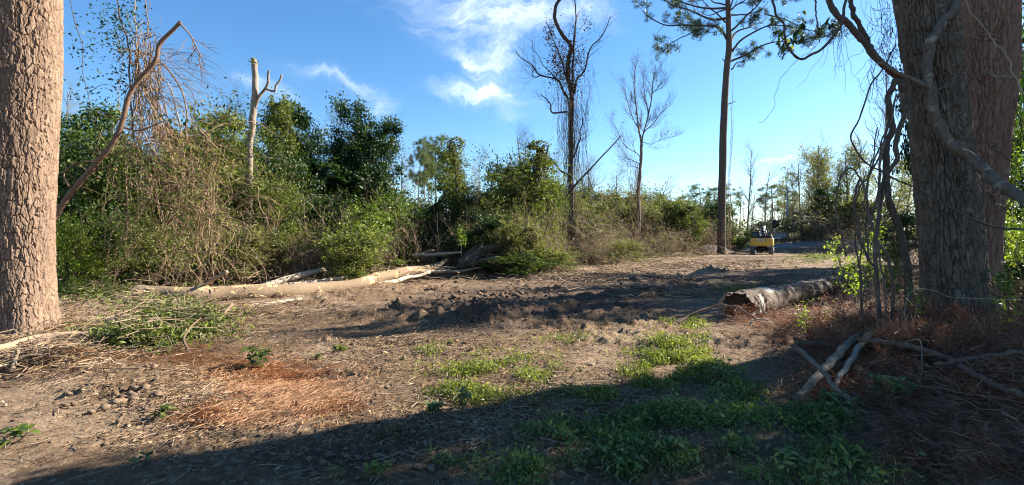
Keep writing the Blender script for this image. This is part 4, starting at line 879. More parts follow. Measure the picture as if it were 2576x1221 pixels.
t, p = rooted('hanging_vine', 'thin leafy vine dangling free between the left trunk and the vine tangle', 'vine', [(175, -10), (190, 55), (205, 110), (208, 170), (220, 230), (230, 285), (247, 350)], 13)
a = Acc(); limb(a, p, .014, .009, 4, 30, .03); limb(a, PL([(220, 235), (250, 215), (275, 213), (290, 225)], 13), .009, .006, 3, 12, .02); part(a, 'stem', M['vine_dark'], t)
a = Acc(); pp = smooth_path(p, 50)[4:]; pp = pp[rng.integers(0, len(pp), 80)] + rng.normal(size=(80, 3)) * .12; leaf_quads(a, pp, .12, None, None, .2, .4); part(a, 'leaves', M['leaf_dark'], t)

# snapped pale snag with its fork
t, p = rooted('broken_snag', 'pale snapped trunk with a dark frayed cap and a forked limb, standing over the bushes', 'tree', [(627, 690), (625, 560), (628, 440), (630, 340), (638, 280), (641, 205), (640, 150)], 20)
a = Acc(); limb(a, p, .16, .115, 12, 60, .05, .5, .15); part(a, 'trunk', M['bark_pale'], t, True)
a = Acc(); limb(a, PL([(638, 285), (652, 243), (668, 222), (675, 196), (677, 178)], 20), .07, .045, 8, 20, .04); part(a, 'limb', M['bark_pale'], t, True); a = Acc(); limb(a, PL([(668, 224), (688, 229), (697, 210), (709, 187)], 19.9), .055, .035, 8, 16, .03); part(a, 'limb', M['bark_pale'], t, True); a = Acc(); limb(a, PL([(627, 540), (615, 520), (600, 500)], 19.8), .05, .03, 6, 10, .03); part(a, 'stub', M['bark_pale'], t, True)
a = Acc(); n = 150; c = np.stack([(640 + rng.normal(0, 4, n) - 1288) / F * 20, 20 + rng.normal(0, .12, n), EYE + (610 - rng.uniform(147, 165, n)) / F * 20], 1); leaf_quads(a, c, .09)
for (px, py, sx_, sy_, n) in [(632, 330, 14, 25, 200), (628, 390, 18, 25, 300), (612, 300, 20, 20, 120), (665, 345, 25, 25, 260), (630, 450, 20, 20, 200), (640, 520, 22, 30, 260)]:
    c = np.stack([(px + rng.normal(0, sx_, n) - 1288) / F * 20, 20 + rng.normal(0, .35, n), EYE + (610 - py - rng.normal(0, sy_, n)) / F * 20], 1); leaf_quads(a, c, .10)
part(a, 'ivy', M['leaf_mid'], t)

# leaning dead limbs in the gap
for nm, pts, Ys, r0, lab in [('leaning_dead_tree', [(1030, 592), (1052, 562), (1085, 525), (1118, 498), (1150, 478)], 27, .16, 'dark dead tree leaning right across the open pines'),
                       ('leaning_dead_tree', [(1300, 630), (1380, 552), (1448, 466), (1500, 410), (1562, 342)], 40, .13, 'straight bare pole leaning right from behind the tall vine-hung tree'),
                       ('leaning_dead_tree', [(1190, 655), (1250, 625), (1310, 590), (1330, 572)], 21.5, .06, 'thin dark pole leaning over the shaded bush right of the yellow sapling')]:
    t, p = rooted(nm, lab, 'tree', pts, Ys); a = Acc(); q, r = limb(a, p, r0, r0 * .35, 7, 26, .06); part(a, 'trunk', M['bark_dark'], t, True)
    b1, q1, _, _ = lvl(q[None], r[None], 7, .45, .98, 40, (.5, 2.0), .4, 7, .5, .15, .08)
    if r0 != .13: a = Acc(); tubes(a, b1, q1, 4); b2, q2, _, _ = lvl(b1, q1, 4, .3, 1, 40, (.3, .8), .4, 5, .6, .15, .05); tubes(a, b2, q2, 3); part(a, 'branch', M['bark_dark'], t)

# tall dead tree hung with vines, middle
def C3(L): return [(1258 + .5 * x, .5 * y) for x, y in L]
Y = 43
t, p = rooted('vine_hung_tree', 'tall dark dead tree draped in hanging vines, its crooked top leaving the picture', 'tree', C3([(366, 1278), (364, 1200), (358, 1000), (355, 800), (358, 600), (360, 480), (342, 390), (345, 300), (357, 230), (310, 170), (280, 110), (275, 60), (290, 10), (325, -30), (340, -90)]), Y)
a = Acc(); limb(a, p, .25, .13, 12, 90, .05, .5, .12); part(a, 'trunk', M['bark_dark'], t, True)
a = Acc(); fin = []
for L, r0, r1 in [([(372, 470), (385, 400), (420, 360), (440, 300), (460, 230), (510, 185), (550, 110), (555, 80)], .11, .03), ([(362, 480), (366, 330), (374, 200), (382, 90), (375, -20)], .12, .05), ([(345, 500), (320, 455), (290, 400), (200, 380), (168, 330), (115, 298), (80, 260)], .11, .03),
                  ([(340, 560), (262, 565), (252, 520), (205, 475)], .09, .04), ([(335, 410), (310, 300), (268, 200), (250, 140)], .08, .03), ([(350, 880), (305, 860), (240, 780), (190, 738), (145, 742)], .09, .03), ([(365, 800), (400, 700), (415, 590)], .09, .05), ([(290, 400), (220, 330), (170, 250), (160, 200)], .05, .015),
                  ([(376, 170), (360, 260), (350, 350)], .06, .05), ([(330, -40), (300, -90), (240, -160)], .1, .03), ([(200, 380), (165, 385), (168, 350)], .05, .03)]:
    q, r = limb(a, PL(C3(L), Y), r0, r1, 6, 26, .10, None, .1); fin.append((q, r))
qq = np.stack([f[0] for f in fin]); rr = np.stack([f[1] for f in fin]) * .7
b1, q1, _, _ = lvl(qq, rr, 9, .25, 1, 42, (1.2, 3.0), .3, 8, .5, .17, .07); tubes(a, b1, q1, 4)
b2, q2, _, _ = lvl(b1, q1, 6, .2, 1, 38, (.5, 1.4), .3, 6, .55, .16, .08); tubes(a, b2, q2, 3); b3, q3, _, _ = lvl(b2, q2, 3, .2, 1, 38, (.25, .7), .3, 5, .7, .16, .05); tubes(a, b3, q3, 3)
part(a, 'branch', M['bark_dark'], t)
a = Acc(); m = 150
A = np.concatenate([ptsin((1400, 1480), (180, 330), (42.4, 43.6), m // 2), ptsin((1415, 1460), (240, 420), (42.5, 43.5), m - m // 2)]); Bp = A.copy(); Bp[:, 2] -= rng.uniform(1.5, 8.5, m); Bp[:, 0] += rng.normal(0, .35, m); Bp[:, 2] = np.maximum(Bp[:, 2], .6)
vt(a, curves(A, Bp, 16, .02, .22, .7), rng.uniform(.010, .022, m))
m = 90; A = ptsin((1390, 1500), (110, 260), (42, 44), m); Bp = A + np.stack([rng.normal(0, .4, m), rng.normal(0, .3, m), -rng.uniform(.8, 3.2, m)], 1); vt(a, curves(A, Bp, 10, .0, .2, 1), rng.uniform(.008, .014, m))
for k in range(12): limb(a, PL([(1437 + rng.uniform(-14, 10), 635), (1430 + rng.uniform(-14, 14), 500), (1434 + rng.uniform(-10, 12), 380), (1432 + rng.uniform(-8, 8), 250)], Y - .3), .028, .018, 4, 24, .12)
part(a, 'vines', M['vine_tan'], t)['kind'] = 'stuff'
a = Acc()
for (px, py, sx_, sy_, n) in [(1383, 85, 4, 18, 120), (1405, 150, 14, 16, 260), (1412, 190, 16, 16, 240), (1440, 215, 8, 14, 160), (1450, 150, 12, 22, 110), (1474, 60, 5, 10, 50), (1420, 110, 12, 25, 90), (1432, 170, 24, 25, 160)]:
    c = np.stack([(px + rng.normal(0, sx_, n) - 1288) / F * Y, Y + rng.normal(0, .5, n), EYE + (610 - py - rng.normal(0, sy_, n)) / F * Y], 1); c = np.repeat(c, 2, 0) + rng.normal(size=(2 * n, 3)) * .25; leaf_quads(a, c, .2)
part(a, 'dead_leaves', M['leaf_dead'], t)

# slender bare tree
Y = 47
t, p = rooted('slender_tree', 'slender leafless tree forking into many upright twiggy branches', 'tree', C3([(702, 1282), (700, 1200), (697, 1000), (706, 850), (709, 790), (712, 720)]), Y)
a = Acc(); q, r = limb(a, p, .19, .13, 10, 40, .06, .5, .1); part(a, 'trunk', M['bark_grey'], t, True)
a = Acc(); fin = []
for L, r0 in [([(712, 740), (700, 650), (688, 560), (672, 460), (680, 370), (690, 300)], .10), ([(712, 740), (722, 670), (745, 590), (762, 480), (775, 400), (785, 330)], .10), ([(722, 670), (770, 620), (820, 560), (870, 520)], .06), ([(709, 800), (670, 760), (620, 720), (585, 640), (560, 610)], .05), ([(700, 650), (650, 560), (635, 480), (610, 430)], .05), ([(745, 590), (735, 500), (720, 420), (725, 350)], .05), ([(712, 720), (760, 720), (820, 700), (850, 685)], .035), ([(700, 830), (640, 790), (600, 730)], .04), ([(762, 480), (800, 430), (812, 380)], .045), ([(706, 850), (660, 835), (640, 850), (650, 960)], .03)]:
    q, r = limb(a, PL(C3(L), Y), r0, r0 * .25, 6, 22, .12); fin.append((q, r))
qq = np.stack([f[0] for f in fin]); rr = np.stack([f[1] for f in fin])
b1, q1, _, _ = lvl(qq, rr, 14, .12, 1, 32, (1.0, 2.6), .35, 8, .5, .12, .12); tubes(a, b1, q1, 4)
b2, q2, _, _ = lvl(b1, q1, 7, .15, 1, 32, (.5, 1.2), .3, 6, .6, .12, .12); tubes(a, b2, q2, 3)
b3, q3, _, _ = lvl(b2, q2, 5, .2, 1, 32, (.3, .7), .3, 4, .9, .12, .1); tubes(a, b3, q3 * 1.3, 3)
part(a, 'branch', M['bark_grey'], t)
a = Acc(); m = 40; A = ptsin((1585, 1615), (380, 470), (46.5, 47.5), m); Bp = A.copy(); Bp[:, 2] -= rng.uniform(2, 6, m); vt(a, curves(A, Bp, 12, .02, .3, .8), .014)
part(a, 'vines', M['vine_tan'], t)['kind'] = 'stuff'
a = Acc(); c = b2.reshape(-1, 3); c = c[rng.integers(0, len(c), 500)]; leaf_quads(a, c, .13); part(a, 'dead_leaves', M['leaf_dry'], t)

# the tall pine
Y = 50
t, p = rooted('tall_pine', 'tall straight pine with bare dark trunk and spreading crown leaving the picture at the top', 'pine', C3([(1113, 1294), (1114, 1180), (1118, 900), (1126, 600), (1138, 380), (1152, 240), (1150, 130), (1146, 0), (1140, -200), (1140, -420)]), Y)
a = Acc(); limb(a, p, .44, .20, 16, 70, .03, .5, .06); part(a, 'trunk', M['bark_pine'], t, True)
a = Acc(); fin = []
for L, r0 in [([(1146, 205), (1112, 165), (1060, 140), (1000, 148), (900, 152), (820, 160), (740, 130), (690, 100)], .13), ([(1150, 90), (1080, 95), (1020, 75), (950, 40), (860, 5), (800, -40)], .12), ([(1000, 148), (930, 170), (880, 190), (860, 215)], .06), ([(1150, 60), (1200, 20), (1280, -30)], .1),
              ([(1164, 305), (1240, 275), (1320, 240), (1400, 236), (1480, 245)], .10), ([(1164, 350), (1215, 300), (1290, 270), (1340, 200)], .07), ([(1158, 210), (1200, 150), (1280, 105), (1350, 70), (1430, 20)], .11), ([(1160, 270), (1200, 215), (1270, 170), (1350, 140), (1420, 150), (1560, 190), (1640, 225)], .10),
              ([(1155, 160), (1230, 90), (1290, 30), (1330, -20)], .10), ([(1400, 236), (1500, 215), (1570, 200), (1640, 180)], .06), ([(1350, 70), (1450, 90), (1540, 120), (1610, 140)], .07), ([(1148, 40), (1040, 20), (960, -30), (900, -80)], .11), ([(1146, -20), (1260, -60), (1400, -60), (1500, -20)], .12), ([(1146, -40), (1050, -110), (940, -150)], .12),
              ([(1144, -140), (1220, -200), (1320, -240)], .11), ([(1144, -180), (1070, -260), (990, -300)], .1), ([(1080, 95), (1040, 150), (1000, 190), (985, 240)], .03), ([(1142, -300), (1200, -380), (1260, -430)], .08), ([(1142, -280), (1090, -360), (1040, -420)], .08), ([(1040, 20), (1010, 90), (985, 110)], .05)]:
    pts = PL(C3(L), Y); pts[:, 1] += np.linspace(0, 1, len(pts)) * rng.uniform(-3.5, 3.5); q, r = limb(a, pts, r0 * 1.15, r0 * .3, 6, 24, .10); fin.append((q, r))
for L in ([(1132, 312), (1118, 294)], [(1134, 525), (1160, 520), (1186, 508)], [(1128, 690), (1112, 672)]): limb(a, PL(C3(L), Y), .07, .03, 5, 6, .02)
# more limbs hidden or above the frame keep the crown full all round
ax = smooth_path(p, 40)[24:][None]; b0, q0, _, _ = lvl(ax, np.full((1, 16), .2), 16, .15, .98, 68, (3.5, 6.5), .4, 24, .5, .09, .04); tubes(a, b0, q0, 5)
b0 = b0[b0[:, 0, 2] > P(0, -60, Y)[2]]; q0 = q0[:len(b0)]
qq = np.concatenate([np.stack([f[0] for f in fin]), b0]); rr = np.concatenate([np.stack([f[1] for f in fin]), q0])
b1, q1, _, _ = lvl(qq, rr, 9, .38, 1, 40, (.9, 2.1), .2, 8, .5, .15, .08); tubes(a, b1, q1, 4)
b2, q2, _, _ = lvl(b1, q1, 4, .3, 1, 40, (.4, .9), .2, 5, .6, .16, .10); tubes(a, b2, q2, 3)
part(a, 'branch', M['bark_dark'], t)
a = Acc(); c = np.concatenate([b2[:, -1], b2[:, 3], b1[:, -1]]); keep = noise3(c[:, 0] * .55, c[:, 1] * .55, c[:, 2] * .7) > -.40; c = c[keep]; c = np.repeat(c, 2, 0) + rng.normal(size=(len(c) * 2, 3)) * .12; tufts(a, c, .34, 14, .07); part(a, 'needles', M['pine_needles'], t)
a = Acc()
for k in range(5): limb(a, PL(C3([(1145 + 25 * rng.random(), 1290), (1150 + 12 * rng.random(), 900), (1163 + 12 * rng.random(), 650), (1160 + 15 * rng.random(), 350 + 60 * k)]), Y - .3), .018, .012, 3, 24, .12)
part(a, 'vines', M['vine_tan'], t)['kind'] = 'stuff'

# small yellow sapling in front of the shaded bush
t, p = rooted('sapling', 'small pale yellow sapling standing against the dark shaded bush', 'sapling', [(1161, 645), (1160, 615), (1158, 575)], 20.5)
a = Acc(); q, r = limb(a, p, .02, .008, 5, 12, .01); b1, q1, _, _ = lvl(q[None], r[None], 9, .4, 1, 45, (.2, .45), .3, 5, .5, .1, .1); tubes(a, b1, q1, 3); part(a, 'stem', M['bark_grey'], t)
a = Acc(); c = b1[:, 1:].reshape(-1, 3); c = np.repeat(c, 7, 0); leaf_quads(a, c + rng.normal(size=c.shape) * .08, .09); part(a, 'leaves', M['leaf_yellow'], t)

# ------------------------------------------------------------------ felled timber, left
def log(name, label, pts, Ys, ws, mat, group=None, ends=True, k=18, knob=.05, wob=.02, extra=None, cat='log', n=50, root=None, jag=0, pn='trunk'):
    p = PL(pts, Ys); w0 = np.array([wd(w_, y_, q[0]) for w_, y_, q in zip(ws, Ys if not np.isscalar(Ys) else [Ys] * len(pts), pts)])
    mid = p[len(p) // 2]; t = thing(name, label, cat, (mid[0], mid[1], float(H(mid[0], mid[1]))), group)
    m = smooth_path(np.column_stack([p, w0]), n); C, Rr = m[:, :3], m[:, 3]
    C = C + wob * np.stack([noise2(np.linspace(0, 8, n), 3 + len(label)), noise2(np.linspace(0, 8, n), 9 + len(label)), noise2(np.linspace(0, 8, n), 5 + len(label))], 1)
    T = norm(np.gradient(C, axis=0)); S = norm(np.cross(T, [0, 0, 1.])); U = np.cross(S, T); th = np.linspace(0, 2 * math.pi, k, endpoint=False)
    g = np.arange(n)[:, None] * .45; rad = Rr[:, None] * (1 + knob * (noise3(np.cos(th)[None] * 1.5, np.sin(th)[None] * 1.5, g) + .6 * noise3(np.cos(th)[None] * 5, np.sin(th)[None] * 5, g * 2.6)))
    if jag: q_ = np.abs(noise2(np.arange(k) * .9, 4.4)) * 1.6 + (np.sin(th) > .2) * .5; wgt = np.linspace(1, 0, 9)[:, None]; rad[:9] *= 1 - .10 * wgt * rng.random((1, k))
    V = C[:, None] + rad[..., None] * (np.cos(th)[None, :, None] * S[:, None] + np.sin(th)[None, :, None] * U[:, None])
    if jag: V[:9] -= (wgt * q_[None] * jag)[..., None] * T[:9, None] - (wgt * .5 * jag)[..., None] * T[:9, None]
    i, j = np.meshgrid(np.arange(n - 1), np.arange(k), indexing='ij'); j2 = (j + 1) % k; f = np.stack([i * k + j, i * k + j2, (i + 1) * k + j2, (i + 1) * k + j], -1).reshape(-1, 4)
    a = Acc(); a.add(V.reshape(-1, 3), f, .5); part(a, pn, M[mat], t, True)
    if ends:
        for e, s in ((0, -1), (n - 1, 1)):
            a = Acc(); ring = V[e]; c = C[e] + T[e] * s * (.04 - jag * .35); rings = [ring + T[e] * s * .002]
            for q in (.8, .5, .2): rings.append(c + (C[e] + (ring - C[e] - ((ring - C[e]) @ T[e])[:, None] * T[e]) - C[e]) * q + T[e] * s * (.03 * rng.normal(size=(k, 1))) + T[e] * s * .03)
            VV = np.concatenate(rings); ff = []
            for rI in range(3): ff += [[rI * k + q, rI * k + (q + 1) % k, (rI + 1) * k + (q + 1) % k, (rI + 1) * k + q] for q in range(k)]
            a.add(VV, np.array(ff), .5); a.add(rings[-1], np.arange(k)[None], .5); part(a, 'cut_end', M[ends if isinstance(ends, str) else 'cut_wood'], t)
    return t, C, Rr
LG = 'felled logs lying in the brush at left'
t, C, Rr = log('felled_log', 'longest felled log with splintered yellow scars, forking at its far end', [(345, 738), (410, 742), (479, 744), (560, 741), (645, 737), (730, 733), (811, 727), (865, 722), (915, 712), (956, 697), (1019, 684), (1081, 675), (1120, 657)], [12.2, 12.3, 12.4, 12.9, 13.4, 14.1, 15, 15.6, 16.3, 17.3, 18.8, 20.3, 21.5], [54, 55, 52, 50, 48, 44, 40, 35, 32, 29, 26, 19, 9], 'log_bark', LG, n=90, k=24)
a = Acc(); limb(a, PL([(905, 722), (955, 716), (1000, 706), (1040, 695), (1081, 687)], [16.2, 17, 17.8, 18.6, 19.4]), .11, .05, 12, 30, .04, None, .15); limb(a, PL([(1050, 680), (1090, 684), (1143, 681), (1216, 674)], [19.5, 20, 20.6, 21.4]), .10, .045, 12, 30, .05, None, .15); limb(a, PL([(1085, 680), (1110, 672), (1150, 673)], [20.3, 20.7, 21]), .06, .03, 8, 16, .03)
part(a, 'fork', M['log_pale'], t, True)
a = Acc(); limb(a, PL([(508, 722), (535, 703), (572, 684)], [12.8, 12.7, 12.6]), .055, .045, 9, 12, .02, None, .1); part(a, 'stub', M['bark_tan'], t, True)
a = Acc()   # splinters of torn wood standing off the scars
for (px, py, Y) in [(400, 757, 12.1), (430, 754, 12.1), (625, 735, 13.1), (640, 745, 13.1), (700, 737, 13.6), (790, 737, 14.6), (528, 728, 12.6), (1000, 680, 18.4), (860, 738, 15.2), (385, 735, 12.0), (365, 742, 12.0)]:
    m = 10; A = P(px, py, Y) + rng.normal(size=(m, 3)) * np.array([.14, .03, .05]); Bp = A + rng.normal(size=(m, 3)) * np.array([.18, .05, .05]); vt(a, curves(A, Bp, 3, 0, .01), rng.uniform(.008, .02, m))
part(a, 'splinters', M['cut_wood'], t)['kind'] = 'stuff'
log('felled_log', 'second straight log behind the longest one, its pale cut end to the right', [(340, 690), (450, 688), (580, 689), (722, 691)], [20, 20, 20, 20], [17, 18, 17, 15], 'log_bark', LG, k=14)
log('felled_log', 'pale debarked log lying aslant above the middle of the longest log', [(662, 720), (720, 702), (770, 689), (812, 678)], [14.8, 15.6, 16.3, 17.2], [15, 17, 15, 12], 'log_pale', LG, k=14)
log('felled_log', 'short pale slab just behind the longest log, right of the aslant one', [(716, 717), (790, 710), (868, 700)], [15.5, 16.2, 17], [12, 13, 13], 'log_pale', LG, k=12)
log('felled_log', 'thin pale pole lying on the ground along the near side of the longest log', [(536, 785), (620, 772), (700, 761), (752, 753)], [11.0, 11.7, 12.5, 13.2], [7, 12, 12, 8], 'log_pale', LG, k=10)
log('felled_log', 'narrow split pole squeezed under the longest log', [(568, 766), (640, 760), (680, 757)], [12.0, 12.4, 12.8], [4, 6, 5], 'bark_tan', LG, k=8)
log('felled_log', 'short broken bough above the forked end of the longest log', [(1042, 642), (1095, 640), (1155, 635)], [22, 22, 22], [8, 9, 5], 'log_pale', LG, k=9)
log('felled_log', 'stubby light bough poking out of the heap above the fork', [(1050, 648), (1074, 634), (1088, 630)], [22.5, 22.3, 22], [7, 8, 6], 'bark_tan', LG, k=8)
log('felled_log', 'dim mossy log half hidden behind the aslant pale log', [(820, 690), (860, 686), (905, 684)], [19, 19, 19], [14, 13, 10], 'bark_tan', LG, k=10)
log('felled_log', 'dark low log at the edge of the leafy heap right of the black-green trees', [(905, 670), (960, 664), (1010, 668)], [22, 22, 22], [12, 12, 9], 'bark_brown', LG, k=10)

# ------------------------------------------------------------------ big log, right
t, C, Rr = log('felled_log', 'thick grey log with a broken rotten end, lying beyond the red needle heap at right', [(1862, 772), (1900, 762), (1970, 745), (2050, 724), (2130, 707)], [9.8, 10.4, 11.8, 13.6, 15.4], [84, 82, 64, 50, 42], 'log_right', None, 'rot_wood', k=44, knob=.13, n=150, jag=.22)
t, p = rooted('broken_branch', 'dark bent branch lying over the broken end of the thick log, its short stub upright', 'branch', [(1690, 826), (1730, 797), (1775, 778), (1812, 767), (1850, 772), (1885, 790), (1935, 822)], [8.9, 9.1, 9.2, 9.2, 9.0, 8.8, 8.2])
a = Acc(); limb(a, p, .028, .012, 8, 40, .03, None, .1); part(a, 'limb', M['stick_red'], t, True); a = Acc(); limb(a, PL([(1806, 770), (1815, 754), (1828, 740), (1842, 740)], 9.2), .03, .026, 8, 10, .01); part(a, 'stub', M['stick_red'], t, True)

# ------------------------------------------------------------------ limbs by the left trunk
for nm, lab, pts, Ys, r0, r1, mt in [('fallen_limb', 'long bent limb lying across the foot of the left trunk', [(-60, 885), (20, 872), (80, 852), (150, 843), (228, 836), (262, 826), (290, 836), (345, 856)], [6.0, 6.3, 6.7, 7.0, 7.3, 7.4, 7.3, 7.0], .055, .03, 'bark_tan'),
                           ('broken_branch', 'pale broken branch propped upright before the long log', [(508, 856), (535, 822), (560, 792), (583, 764)], [8.3, 8.6, 8.8, 9.0], .04, .028, 'bark_tan'),
                           ('broken_branch', 'short snapped branch standing in the leafy slash', [(437, 842), (440, 815), (432, 792)], [8.4, 8.5, 8.5], .035, .02, 'bark_brown'),
                           ('broken_branch', 'thin grey stick standing in the dirt left of the small glossy plant', [(482, 912), (472, 880), (463, 852), (480, 822), (505, 800)], [6.6, 6.7, 6.8, 7.2, 7.5], .022, .010, 'bark_brown'),
                           ('broken_branch', 'short pale stake stuck in the ground below the left trunk', [(30, 935), (38, 905), (44, 880)], [5.7, 5.8, 5.8], .028, .02, 'bark_tan'),
                           ('broken_branch', 'long straight stick lying below the left trunk', [(-20, 922), (60, 915), (130, 905), (185, 880), (205, 865)], [5.6, 5.9, 6.2, 6.6, 6.9], .018, .010, 'stick'),
                           ('broken_branch', 'little crooked stick in the dirt below the stake', [(262, 975), (268, 960), (272, 942)], [5.2, 5.2, 5.2], .022, .012, 'bark_brown')]:
    t, p = rooted(nm, lab, 'branch', pts, Ys); a = Acc(); limb(a, p, r0, r1, 9, 34, .008, None, .10); part(a, 'limb', M[mt], t, True)

# ------------------------------------------------------------------ slash, poles and vines by the great right trunks
def C8(L): return [(1884 + .5364 * x, 566 + .5364 * y) for x, y in L]
def C4(L): return [(1884 + .5 * x, .5 * y) for x, y in L]
for lab, L, Ys, w0, w1, mt in [
    ('thick lichened bough leaning to the ground, left leg of the propped boughs', [(235, 810), (350, 680), (440, 580), (505, 525)], [4.6, 4.9, 5.3, 5.7], 24, 20, 'vine_grey'),
    ('pale peeling bough crossing it, right leg of the propped boughs', [(400, 850), (405, 760), (480, 625), (560, 515)], [4.5, 4.7, 5.1, 5.6], 14, 17, 'bark_pale2'),
    ('grey stick passing behind the two propped boughs', [(235, 585), (340, 680), (400, 760), (475, 822)], [4.9, 4.55, 4.35, 4.2], 14, 13, 'vine_grey'),
    ('long dark bough lying from the propped boughs towards the great trunk', [(560, 540), (700, 560), (900, 610), (1000, 665)], [5.3, 5.1, 4.7, 4.4], 14, 13, 'stick_red'),
    ('reddish bough lying across the needle heap at the right edge', [(1310, 590), (1100, 620), (900, 650)], [4.5, 4.5, 4.4], 15, 10, 'stick_red'),
    ('grey bough sloping down the needle heap to the right edge', [(1000, 665), (1150, 750), (1310, 805)], [4.3, 3.9, 3.6], 13, 15, 'stick_red'),
    ('low arching branch in the dark needles at the bottom', [(640, 888), (760, 920), (860, 990), (1000, 1060)], [4.1, 4.0, 3.7, 3.4], 12, 12, 'stick_red'),
    ('weathered brown log end sticking out of the needle heap', [(230, 552), (330, 562), (430, 570)], [6.0, 6.0, 6.0], 20, 16, 'bark_brown')]:
    log('slash_bough', lab, C8(L), Ys, list(np.linspace(w0, w1, len(L)) * (1.3 if mt == 'stick_red' else 1)), 'bough_brown' if mt == 'stick_red' else mt, 'boughs thrown down by the great trunks', 'bark_brown', 16, .15, .02, None, 'branch', 90, pn='bough')
t = thing('branch_pile', 'dark pile of broken branches heaped against the foot of the great trunk', 'branches', (4.6, 5.2, .3)); t['kind'] = 'stuff'
a = Acc(); x, y = scat([(2250, 890, 230, 45, 1.2), (2420, 930, 200, 50, 1), (2150, 860, 160, 30, 1), (2480, 880, 140, 40, 1), (2350, 865, 150, 25, 1)], 80); pp, rr_ = sticks(x, y, 1.1, .009, .06, .12, .06, n=9, heap=.14)
t0 = np.linspace(-1, 1, 9)[None, :, None]; pp[..., 2:3] -= .10 * t0 ** 2; tubes(a, pp, rr_, 5); b1, q1, _, _ = lvl(pp, rr_, 4, .3, 1, 38, (.15, .55), .2, 6, .5, .15, -.02); tubes(a, b1, q1, 3); b2, q2, _, _ = lvl(b1, q1, 3, .3, 1, 38, (.08, .3), .2, 4, .6, .15, 0); tubes(a, b2, q2, 3)
part(a, 'branches', M['stick_red'], t)['kind'] = 'stuff'
a = Acc(); c = np.concatenate([b2[:, -1], b2[:, 2], b1[:, -1]]); tufts(a, c, .17, 12, .035); part(a, 'needles', M['needles_red'], t)['kind'] = 'stuff'
def vine(name, label, L, Ys, w0, w1, mt, fn=C4, wob=.02, k=7, n=60, group='vines hanging by the great trunks', leaves=None):
    if fn is C4: Ys = Ys * .87 if np.isscalar(Ys) else [q * .87 for q in Ys]
    if fn is C4 and L[-1][1] >= 1400: L = L + [(L[-1][0] + 15, 1690)]; Ys = Ys if np.isscalar(Ys) else Ys + [Ys[-1]]
    t, p = rooted(name, label, 'vine', fn(L), Ys, group); a = Acc(); Y0 = Ys if np.isscalar(Ys) else Ys[0]; pp, _ = limb(a, p, wd(w0, Y0, fn(L)[0][0]), wd(w1, Y0, fn(L)[0][0]), k, n, wob, None, .24); part(a, 'stem', M[mt], t, True)
    return t, pp
vine('thick_vine', 'thick pale woody vine sweeping down across the great trunk to the right edge', [(1075, -40), (1000, 80), (930, 180), (900, 300), (902, 440), (940, 590), (1020, 720), (1130, 810), (1230, 900), (1420, 1030)], [7.7, 7.6, 7.5, 7.5, 7.45, 7.4, 7.3, 7.2, 7.0, 6.6], 26, 34, 'vine_grey', wob=.03, k=14, n=90)
vine('thick_vine', 'straight limb running down from the top into the knot left of the great trunk', [(395, -20), (430, 60), (500, 120), (560, 190), (650, 300), (735, 375), (780, 470), (775, 560)], 7.6, 17, 20, 'vine_dark', k=9)
vine('thick_vine', 'second limb curving down beside the straight one', [(510, -20), (525, 70), (585, 180), (620, 250), (650, 310)], 7.7, 13, 14, 'vine_dark', k=8)
vine('thick_vine', 'limb crossing from the knot over the face of the great trunk', [(650, 310), (760, 370), (850, 410), (930, 460), (940, 510)], [7.6, 7.5, 7.4, 7.4, 7.4], 14, 8, 'vine_grey', k=8)
vine('hanging_vine', 'drooping U-shaped vine at the top between the pine crown and the great trunk', [(118, -20), (130, 60), (178, 140), (190, 230), (250, 290), (330, 270), (420, 190), (470, 110), (492, -20)], 7.2, 6, 8, 'vine_dark')
vine('hanging_vine', 'short vine falling straight from the top into the pine crown', [(332, -10), (338, 60), (345, 140), (352, 215)], 7.2, 5, 3, 'vine_dark')
vine('hanging_vine', 'hair-thin vine trailing left out into the open sky', [(352, 215), (300, 265), (250, 300), (170, 380), (135, 470), (125, 540), (85, 605), (50, 612)], 7.2, 1.6, 1.2, 'vine_dark', k=4)
vine('hanging_vine', 'long looping vine bowing left and sweeping down across the great trunk', [(740, 230), (660, 365), (600, 450), (560, 590), (514, 695), (540, 765), (620, 840), (720, 895), (850, 950), (960, 1010), (1100, 1090), (1230, 1140), (1420, 1160)], [7.7, 7.5, 7.4, 7.4, 7.3, 7.3, 7.2, 7.1, 7.0, 6.9, 6.8, 6.7, 6.5], 4.5, 6, 'vine_dark')
vine('hanging_vine', 'arching vine loop standing alone left of the dangling stems', [(490, 1290), (455, 1150), (440, 1060), (450, 930), (480, 862), (520, 850), (560, 900), (590, 980), (610, 1100), (650, 1260), (680, 1420)], 7.0, 5, 6, 'vine_dark')
vine('hanging_vine', 'thickest dark stem of the bundle left of the great trunk', [(735, 400), (705, 480), (705, 560), (722, 640), (692, 740), (690, 860), (700, 1000), (745, 1130), (790, 1290), (800, 1560)], 7.5, 17, 22, 'vine_dark', k=9)
vine('hanging_vine', 'dark stem pressed against the edge of the great trunk', [(770, 470), (772, 600), (742, 700), (745, 800), (700, 860), (668, 960), (650, 1100), (640, 1300), (650, 1500)], 7.6, 14, 12, 'vine_dark', k=8)
vine('hanging_vine', 'slanting stem crossing the dark bundle downwards to the left', [(745, 470), (690, 680), (630, 800), (600, 930), (588, 1080), (600, 1300)], 7.4, 6, 5, 'vine_dark')
vine('hanging_vine', 'thin upright stem left of the dark bundle', [(646, 640), (632, 760), (602, 920), (560, 1090), (560, 1300), (570, 1500)], 7.3, 4, 4, 'vine_dark')
vine('hanging_vine', 'wavy stem falling from the bundle to the needle heap', [(690, 700), (660, 830), (655, 960), (620, 1080), (640, 1200), (700, 1300), (720, 1420)], 7.2, 7, 8, 'vine_dark')
